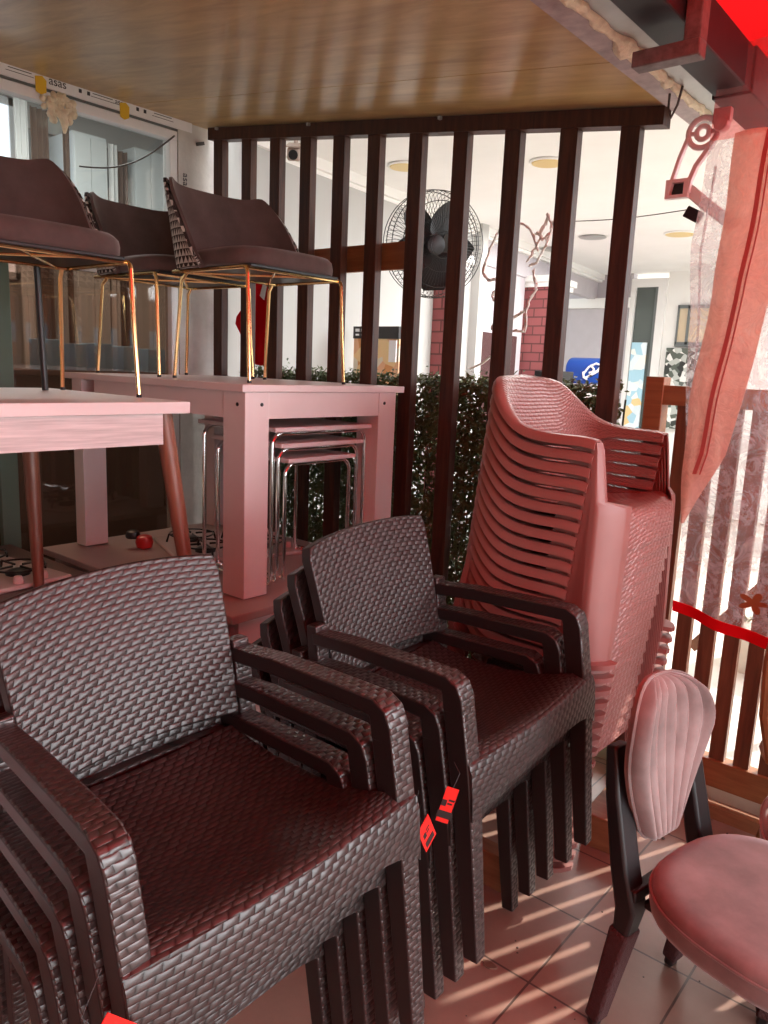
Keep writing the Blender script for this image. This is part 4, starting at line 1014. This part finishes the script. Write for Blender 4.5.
# ------------------------------------------------------------------ the covered patio next door
CZ = 2.85
fx = lambda y: -3.6 - .13 * (y - 2.9)
def facade_box(mb, y0, y1, z0, z1, d0, d1):
    a, b = fx(y0), fx(y1)
    return mb.add([(a + d0, y0, z0), (a + d1, y0, z0), (b + d1, y1, z0), (b + d0, y1, z0), (a + d0, y0, z1), (a + d1, y0, z1), (b + d1, y1, z1), (b + d0, y1, z1)], [(3, 2, 1, 0), (4, 5, 6, 7), (0, 1, 5, 4), (1, 2, 6, 5), (2, 3, 7, 6), (3, 0, 4, 7)])
def patio_slab(name, z, d, m):
    pl = [(fx(2.86) - .08, 2.86), (1.3, 2.86), (1.3, 5.2), (-.6, 5.2), (-.6, 11.6), (fx(11.6) - .08, 11.6)]
    struct(name, MB().prism(pl, d, Matrix.Translation((0, 0, z))), m, smooth=0)
patio_slab('ceiling_patio', CZ, .12, M['patioceil'])
struct('floor_patio', MB().prism([(fx(3.06), 3.06), (-.6, 3.06), (-.6, 11.6), (fx(11.6), 11.6)], .04, Matrix.Translation((0, 0, -.06))), M['street'], smooth=0)
mb = MB(); facade_box(mb, 2.9, 11.5, 2.785, CZ, -.1, .06); facade_box(mb, 2.9, 11.5, 2.76, 2.785, -.1, .03)
struct('trim_7', mb, M['cornice'], smooth=0)
mb = MB()
for y0, y1 in ((2.9, 3.55), (3.62, 4.30), (4.37, 5.2)): facade_box(mb, y0, y1, .25, 2.76, -.02, .0)
w = struct('window_4', mb, M['shopglass'], smooth=0)
fr = MB()
for y0, y1 in ((3.55, 3.62), (4.30, 4.37)): facade_box(fr, y0, y1, .0, 2.76, -.03, .03)
facade_box(fr, 2.9, 5.2, 0, .25, -.03, .03)
obj('frame', fr, M['alu'], w, smooth=0)
gs = MB(); facade_box(gs, 4.27, 4.30, .25, 2.76, -.02, .02); facade_box(gs, 3.53, 3.55, .25, 2.76, -.02, .02)
obj('seal', gs, M['greyalu'], w, smooth=0)
struct('wall_patio_side', facade_box(facade_box(MB(), 5.5, 7.2, 0, 2.76, -.12, -.04), 5.2, 11.5, 2.55, 2.76, -.12, -.02), M['greywall'], smooth=0)
struct('door_1', facade_box(MB(), 6.1, 7.0, 0, 1.95, -.04, .0), M['sleeve'], smooth=0)
for nm, (y0, y1, d, zt) in (('pillar_1', (5.22, 5.48, .16, 2.40)), ('pillar_2', (7.25, 7.85, .22, 2.46))):
    p = struct(nm, facade_box(MB(), y0, y1, 0, zt, -.12, d), M['brick'], smooth=0)
    c = MB(); facade_box(c, y0 - .03, y1 + .03, zt, zt + .05, -.12, d + .03); facade_box(c, y0 - .06, y1 + .06, zt + .05, zt + .11, -.12, d + .06)
    obj('capital', c, M['cornice'], p, smooth=0)
# end wall with a glazed door
s_box('wall_patio_back', (-6.2, 9.5, 0), (-4.02, 9.62, CZ), M['greywall'])
s_box('wall_patio_back_right', (-3.58, 9.5, 0), (-.6, 9.62, CZ), M['cornice'])
s_box('trim_8', (-6.2, 9.42, 2.44), (-4.02, 9.5, 2.56), M['cornice'])
d = struct('door_2', MB().span((-4.02, 9.46, 0), (-3.96, 9.56, 2.68)).span((-3.68, 9.46, 0), (-3.58, 9.56, 2.68)).span((-4.02, 9.46, 2.68), (-3.58, 9.56, 2.78)), M['alu'])
obj('pane', MB().span((-3.96, 9.5, 0), (-3.72, 9.52, 2.68)), M['shopglass'], d)
obj('seal', MB().span((-3.72, 9.48, 0), (-3.68, 9.53, 2.68)), M['greyalu'], d)
o = obj('door_poster', MB().span((-3.95, 9.47, .9), (-3.76, 9.49, 2.02)), M['doorposter']); tag(o, 'pale blue and cream print stuck on the far glazed door', 'poster')
w = struct('window_5', MB().span((-3.42, 9.46, 1.98), (-2.9, 9.5, 2.03)).span((-3.42, 9.46, 2.42), (-2.9, 9.5, 2.46)).span((-3.30, 9.46, 2.0), (-3.27, 9.5, 2.45)).span((-3.42, 9.46, 2.0), (-3.40, 9.5, 2.45)), M['greyalu'])
obj('pane', MB().span((-3.40, 9.48, 2.03), (-2.9, 9.495, 2.42)), mat('warm_pane', (.6, .5, .36), .2), w)
o = obj('leaf_pattern_panel', MB().span((-3.50, 9.44, 1.0), (-2.6, 9.50, 1.96)), M['leafpanel']); tag(o, 'black and white leaf patterned panel by the far door', 'panel')
# round lamps and vents in that ceiling
for i, (x, y, r) in enumerate(((-2.472, 4.404, .105), (-3.284, 4.034, .105), (-2.607, 7.062, .13))):
    t = thing('ceiling_lamp', ['round yellow ceiling lamp above the middle of the screen', 'round yellow ceiling lamp behind the slat left of the fan', 'round yellow ceiling lamp beside the clear curtain edge'][i], 'lamp', (x, y, CZ - .012), 0, 'round yellow ceiling lamps')
    obj('lens', MB().lathe([(r * .9, -.006), (r * .94, 0), (r * .92, .012)], n=28), M['yellowlamp'], t)
    obj('rim', MB().tube([(r * math.cos(2 * PI * k / 28), r * math.sin(2 * PI * k / 28), .004) for k in range(28)], .008, 6, True), M['cornice'], t)
for i, (x, y) in enumerate(((-4.0, 7.35), (-3.35, 6.9))):
    o = obj('ceiling_vent', MB().lathe([(.12, -.004), (.125, 0), (.11, .008)], n=24), M['galv']); o.location = (x, y, CZ - .009)
    tag(o, ['small grey ceiling vent, farther one above the cornice', 'small grey ceiling vent, nearer one beside the dark post'][i], 'vent', 'grey ceiling vents')

# ------------------------------------------------------------------ pedestal fan
C0 = V((-2.265, 3.02, 2.155)); nrm = V((.88, -.44, -.10)).normalized()
t = thing('pedestal_fan', 'black pedestal fan with wire cage behind the screen slats', 'fan', (C0.x, C0.y, 0))
ex = V((0, 0, 1)).cross(nrm).normalized(); ey = nrm.cross(ex); L = lambda x, y, z: V((0, 0, C0.z)) + ex * x + ey * y + nrm * z
cg = MB(); RF = .24
for r, zz in ((RF, 0), (RF * .98, .05), (RF * .98, -.05), (.12, .085), (.06, .095), (.19, .072), (.12, -.09)):
    cg.tube([L(r * math.cos(2 * PI * k / 48), r * math.sin(2 * PI * k / 48), zz) for k in range(48)], .0045 if r > .25 else .002, 6, True)
for k in range(72):
    a = 2 * PI * k / 72; c, s = math.cos(a), math.sin(a)
    for sg in (1, -1):
        cg.tube([L(.05 * c, .05 * s, .095 * sg), L(.17 * c, .17 * s, .08 * sg), L(.222 * c, .222 * s, .06 * sg), L(RF * c, RF * s, 0)], .0011, 4)
obj('cage', cg, M['blackm'], t)
for k in range(5):
    a0 = 2 * PI * k / 5 + 1.08; pts = []
    for i in range(10):
        r = lerp(.035, .205, i / 9); row = []
        for j in range(9):
            u = -1 + 2 * j / 8; hw = .068 * math.sin(PI * min(1, (i + 1.2) / 11.2) ** .8) ** .6 + .012
            row.append(L(r * math.cos(a0) - hw * u * math.sin(a0), r * math.sin(a0) + hw * u * math.cos(a0), .03 * u - .01))
        pts.append(row)
    obj('blade', MB().shell(pts, .004), M['black'], t)
hub = MB(); hub.tube([L(0, 0, .035), L(0, 0, .03), L(0, 0, -.05), L(0, 0, -.10), L(0, 0, -.20), L(0, 0, -.22)], [.02, .045, .045, .075, .07, .04], 20)
obj('motor', hub, M['black'], t)
pb = L(0, 0, -.21)
obj('pole', MB().tube([(pb.x, pb.y, .02), (pb.x, pb.y, 1.5), (pb.x, pb.y, pb.z - .03)], [.014, .012, .012], 10), M['blackm'], t)
obj('base', MB().lathe([(.2, -.02), (.2, 0), (.16, .02), (.03, .035)], (pb.x, pb.y, 0), 28), M['black'], t)

# white rope light ornament
S = .00455; W = lambda p, q: (-1.755 + (p - 513) * S, 2.93, 1.905 - (q - 290) * S)
t = thing('rope_light_ornament', 'white rope light wire ornament hanging behind the slats', 'ornament', (0, 0, 0))
strokes = [[(505, 228), (498, 228), (492, 231), (484, 242), (479, 256), (477, 268), (482, 276), (492, 275), (494, 284)], [(506, 262), (502, 251), (499, 248), (496, 256), (495, 270), (494, 283), (487, 289), (490, 294), (500, 292), (508, 289)],
           [(494, 293), (497, 304), (497, 310), (491, 317), (489, 321), (500, 323), (512, 323)], [(497, 306), (504, 309), (514, 310)], [(495, 285), (502, 287), (512, 284)], [(505, 228), (515, 226), (524, 232), (530, 244), (534, 252)],
           [(541, 221), (538, 232), (534, 245), (529, 252), (524, 260)], [(548, 227), (545, 240), (540, 252), (534, 261), (526, 264)], [(541, 221), (545, 229), (546, 236), (538, 243), (531, 235)], [(530, 268), (533, 280), (536, 286), (530, 293), (527, 303), (525, 322), (512, 323)], [(514, 310), (522, 306), (527, 303)]]
for st in strokes:
    pts = []
    for a, b in zip(st, st[1:]):
        for k in range(3): pts.append(V(W(lerp(a[0], b[0], k / 3), lerp(a[1], b[1], k / 3))) + V((rnd.uniform(-.003, .003), rnd.uniform(-.006, .006), rnd.uniform(-.003, .003))))
    pts.append(V(W(*st[-1])))
    obj('rope', MB().tube(pts, .005, 6).tube([p + V((rnd.uniform(-.008, .008), rnd.uniform(-.006, .006), rnd.uniform(-.008, .008))) for p in pts], .0035, 5), M['rope'], t)
obj('plug_cable', MB().tube([W(503, 334), W(494, 344), W(482, 353), W(468, 359)], .005, 6), M['rope'], t)
obj('hanger', MB().tube([W(505, 228), (W(505, 228)[0], 2.93, CZ - .001)], .0015, 4), M['cable'], t)
o = obj('hanging_wire', MB().tube([lerp(V((-1.60, 2.93, 2.19)), V((-1.0, 2.80, 2.16)), k / 10) + V((0, 0, -.012 * math.sin(PI * k / 10))) for k in range(11)], .0018, 5), M['cable']); tag(o, 'thin black wire strung from the ornament to the awning bracket', 'wire')
# security camera
t = thing('security_camera', 'small beige bullet security camera behind the left slats', 'camera', (-3.215, 3.02, 2.685))
Rm = Euler((0, 0, -.9)).to_matrix() @ Euler((0, .35, 0)).to_matrix()
obj('housing', MB().box((0, 0, 0), (.15, .07, .065), Rm), M['cctv'], t, bev=.012)
obj('hood', MB().box(Rm @ V((.01, 0, .04)), (.17, .085, .008), Rm), M['cctv'], t, bev=.003)
obj('lens', MB().tube([Rm @ V((.07, 0, 0)), Rm @ V((.085, 0, 0))], .025, 14), M['black'], t)
obj('mount', MB().tube([Rm @ V((-.04, 0, .03)), (-.02, .02, .10), (-.02, .02, .15)], .012, 8), M['cctv'], t)
# red flag hanging on the wall side
ni, nj = 14, 12; P = []
out = [(-.02, .30), (.02, .34), (.05, .33)]
for i in range(ni):
    v = i / (ni - 1); row = []
    xl = interp([(0, -.10), (.2, -.14), (.55, -.20), (.72, -.12), (1, -.06)], 1 - v) if False else lerp(-.08, -.02, v) - .13 * max(0, 1 - abs(v - .42) / .3)
    xr = lerp(.10, .17, sstep(0, .5, v))
    for j in range(nj):
        u = j / (nj - 1); x = lerp(xl, xr, u)
        row.append((x, .03 * math.sin(u * 9 + v * 2) * (.4 + .6 * u), -.22 + .46 * v - .03 * u * (1 - v)))
    P.append(row)
t = thing('red_flag', 'red flag with white emblem hanging folded behind the screen', 'flag', (-3.33, 2.87, 1.84))
t.scale = (1.15, 1.0, 1.15)
obj('cloth', MB().shell(P, .003), M['redflag'], t, smooth=80)
obj('emblem', MB().prism([(.06, .08), (.10, .18), (.125, .19), (.09, .06)], .002, Matrix.Translation((0, -.045, 0)) @ Euler((PI / 2, 0, 0)).to_matrix().to_4x4()), M['whitecloth'], t)
obj('pole', MB().tube([(.0, .02, -1.58), (.0, .02, .26)], .008, 8), M['alu'], t)
# food posters on a stand
t = thing('poster_stand', 'poster board with orange food pictures behind the fan pole', 'poster', (0, 0, 0))
pz = MB().span((-3.64, 4.0, 1.3), (-3.24, 4.03, 1.77)); obj('board', pz, M['foodposter'], t)
obj('header', MB().span((-3.64, 3.99, 1.77), (-3.24, 4.03, 1.85)), M['tagblack'], t)
obj('price_card', MB().span((-3.31, 3.98, 1.62), (-3.25, 3.99, 1.76)), M['paper'], t)
for x in (-3.6, -3.28): obj('leg', MB().span((x - .02, 4.03, -.02), (x + .02, 4.06, 1.3)), M['blackm'], t)
lt = MB()
for k, x in enumerate((-3.60, -3.55, -3.50, -3.44)): lt.box((x, 3.988, 1.825), (.035, .003, .02)); lt.box((x, 3.988, 1.795), (.03, .003, .012))
obj('lettering', lt, M['paper'], t, smooth=0)
# blue drinks barrel on a dark stand
t = thing('drinks_barrel', 'blue rounded drinks cooler with white swirl mark beyond the hedge', 'cooler', (-3.88, 8.0, 0))
poly = []
for k in range(13): a = PI * k / 12; poly.append((.15 * math.cos(a), 1.66 + .12 * math.sin(a)))
poly = [(.15, 1.5)] + poly + [(-.15, 1.5)]
Mx = Matrix(((0, 0, 1, -.12), (1, 0, 0, 0), (0, 1, 0, 0), (0, 0, 0, 1)))
obj('body', MB().prism(poly, .40, Mx), M['blue'], t, bev=.01)
sw = MB()
for q in ([(.10, 1.60), (.16, 1.68), (.24, 1.72), (.30, 1.70), (.26, 1.64), (.17, 1.62)], [(.12, 1.56), (.2, 1.60), (.3, 1.66), (.33, 1.73)], [(.18, 1.70), (.22, 1.66), (.2, 1.61)], [(.1, 1.63), (.11, 1.57), (.15, 1.55)]):
    sw.tube([(a, -.162, b) for a, b in q], .012, 6)
obj('swirl_mark', sw, M['paper'], t)
obj('stand', MB().span((-.1, -.14, -.02), (.26, .14, 1.5)), M['alu'], t)
obj('bar', MB().span((-.36, -.04, 1.56), (-.12, .04, 1.62)), M['black'], t)
t = thing('drinks_machine', 'black and white machine in front of the brick pillar beyond the hedge', 'machine', (-3.72, 7.1, 0))
obj('body', MB().span((-.13, -.2, -.02), (.13, .14, 1.62)), M['black'], t, bev=.01)
obj('screen_panel', MB().span((-.09, -.206, 1.42), (.09, -.2, 1.55)), M['galv'], t)
obj('spout', MB().lathe([(.03, 1.62), (.035, 1.65), (.02, 1.68)], (0, -.05, 0), 12), M['chrome'], t)

# ------------------------------------------------------------------ the street past the fence
t = thing('stair_rail', 'brown diagonal handrail seen through the fence gaps', 'handrail', (0, 0, 0))
obj('rail', MB().sweep([(-1.15, 3.9, .25), (-.55, 3.9, 1.05)], .05, .05), M['fence'], t)
obj('baluster', MB().span((-.60, 3.88, -.06), (-.56, 3.92, 1.0)), M['fence'], t); obj('baluster', MB().span((-1.12, 3.88, -.06), (-1.08, 3.92, .3)), M['fence'], t)
t = thing('street_planter', 'low cream planter with dark green plants past the fence', 'planter', (-.55, 4.6, -.06))
obj('box', MB().span((-.6, -.15, 0), (1.4, .15, .30)), M['kerb'], t)
vs = []; fs = []
for k in range(700): leafq(V((rnd.uniform(-.55, 1.3), rnd.uniform(-.12, .12), rnd.uniform(.28, .42))), V((rnd.gauss(0, .6), rnd.gauss(-.5, .5), 1)).normalized(), rnd.uniform(.015, .03), rnd)
obj('plants', MB().add(vs, fs), M['leaf'], t, smooth=0)['kind'] = 'stuff'
s_box('wall_street', (-.5, 12.0, -.06), (9, 12.2, 2.6), M['cornice'])
t = thing('street_house', 'terracotta house front with pale blue band across the street', 'house', (0, 0, 0))
obj('wall', MB().span((5.2, 3.6, -.06), (5.6, 11.0, 2.6)), M['facade'], t)
obj('band', MB().span((5.17, 3.8, 1.75), (5.2, 10.6, 2.05)), M['bluepanel'], t)
for y in (4.4, 6.0, 7.6, 9.2): obj('window', MB().span((5.16, y, .7), (5.2, y + .8, 1.6)), M['shopglass'], t)

# ------------------------------------------------------------------ light, sky and camera
wd = bpy.data.worlds.new('sky'); SC.world = wd; wd.use_nodes = True
bg = wd.node_tree.nodes['Background']; bg.inputs['Color'].default_value = (.93, .97, 1.0, 1); bg.inputs['Strength'].default_value = 1.0
wn_ = wd.node_tree; tcw = wn_.nodes.new('ShaderNodeTexCoord'); dt = wn_.nodes.new('ShaderNodeVectorMath'); dt.operation = 'DOT_PRODUCT'
dt.inputs[1].default_value = V((.93, .33, .12)).normalized(); wn_.links.new(tcw.outputs['Generated'], dt.inputs[0])
pw = mnode(wn_, 'POWER', mnode(wn_, 'MAXIMUM', dt.outputs['Value'], 0.0), 3.0)
wn_.links.new(mnode(wn_, 'MULTIPLY_ADD', pw, 10.0, 0.7), bg.inputs['Strength'])
def light(name, kind, loc, e, col=(1, 1, 1), size=.5, direction=None, size_y=None):
    d = bpy.data.lights.new(name, kind); d.energy = e; d.color = col
    if kind == 'AREA':
        d.size = size
        if size_y: d.shape = 'RECTANGLE'; d.size_y = size_y
    o = bpy.data.objects.new(name, d); COL.objects.link(o); o.location = loc
    if direction is not None: o.rotation_euler = V(direction).to_track_quat('-Z', 'Y').to_euler()
    return o
EL = math.radians(35); h = V((.39, .92, 0)).normalized()
sd = -(h * math.cos(EL) + V((0, 0, 1)) * math.sin(EL))
s = light('sun', 'SUN', (4, 9, 8), 7.0, (1, .93, .82), direction=sd); s.data.angle = math.radians(.6)
light('room_fill_light', 'AREA', (-5.0, 2.6, 3.7), 80, (1, .97, .92), 1.2, (0, 0, -1))  # added fill light for the room, stands for no visible fitting
light('patio_fill_light', 'AREA', (-2.4, 6.4, 2.80), 110, (1, .97, .93), 2.4, (0, 0, -1))  # added broad light to brighten the patio; the ceiling discs emit nothing

cam = bpy.data.cameras.new('camera'); co = bpy.data.objects.new('camera', cam); COL.objects.link(co); SC.camera = co
A, PT, RO = math.radians(39.6), math.radians(10.6), math.radians(2.4)
fw = V((-math.sin(A) * math.cos(PT), math.cos(A) * math.cos(PT), -math.sin(PT))); r0 = V((math.cos(A), math.sin(A), 0)); u0 = r0.cross(fw)
rt = r0 * math.cos(RO) + u0 * math.sin(RO); up = rt.cross(fw)
co.matrix_world = Matrix(((rt.x, up.x, -fw.x, 0), (rt.y, up.y, -fw.y, 0), (rt.z, up.z, -fw.z, 1.58), (0, 0, 0, 1)))
cam.sensor_fit = 'VERTICAL'; cam.sensor_height = 36; cam.lens = 769 * 36 / 1024; cam.clip_start = .02
SC.view_settings.view_transform = 'Standard'; SC.view_settings.look = 'None'; SC.view_settings.gamma = 1; SC.view_settings.use_curve_mapping = False
SC.view_settings.exposure = 0.3
SC.cycles.use_denoising = True; SC.cycles.max_bounces = 10; SC.cycles.transparent_max_bounces = 16
SC.cycles.sample_clamp_indirect = 8
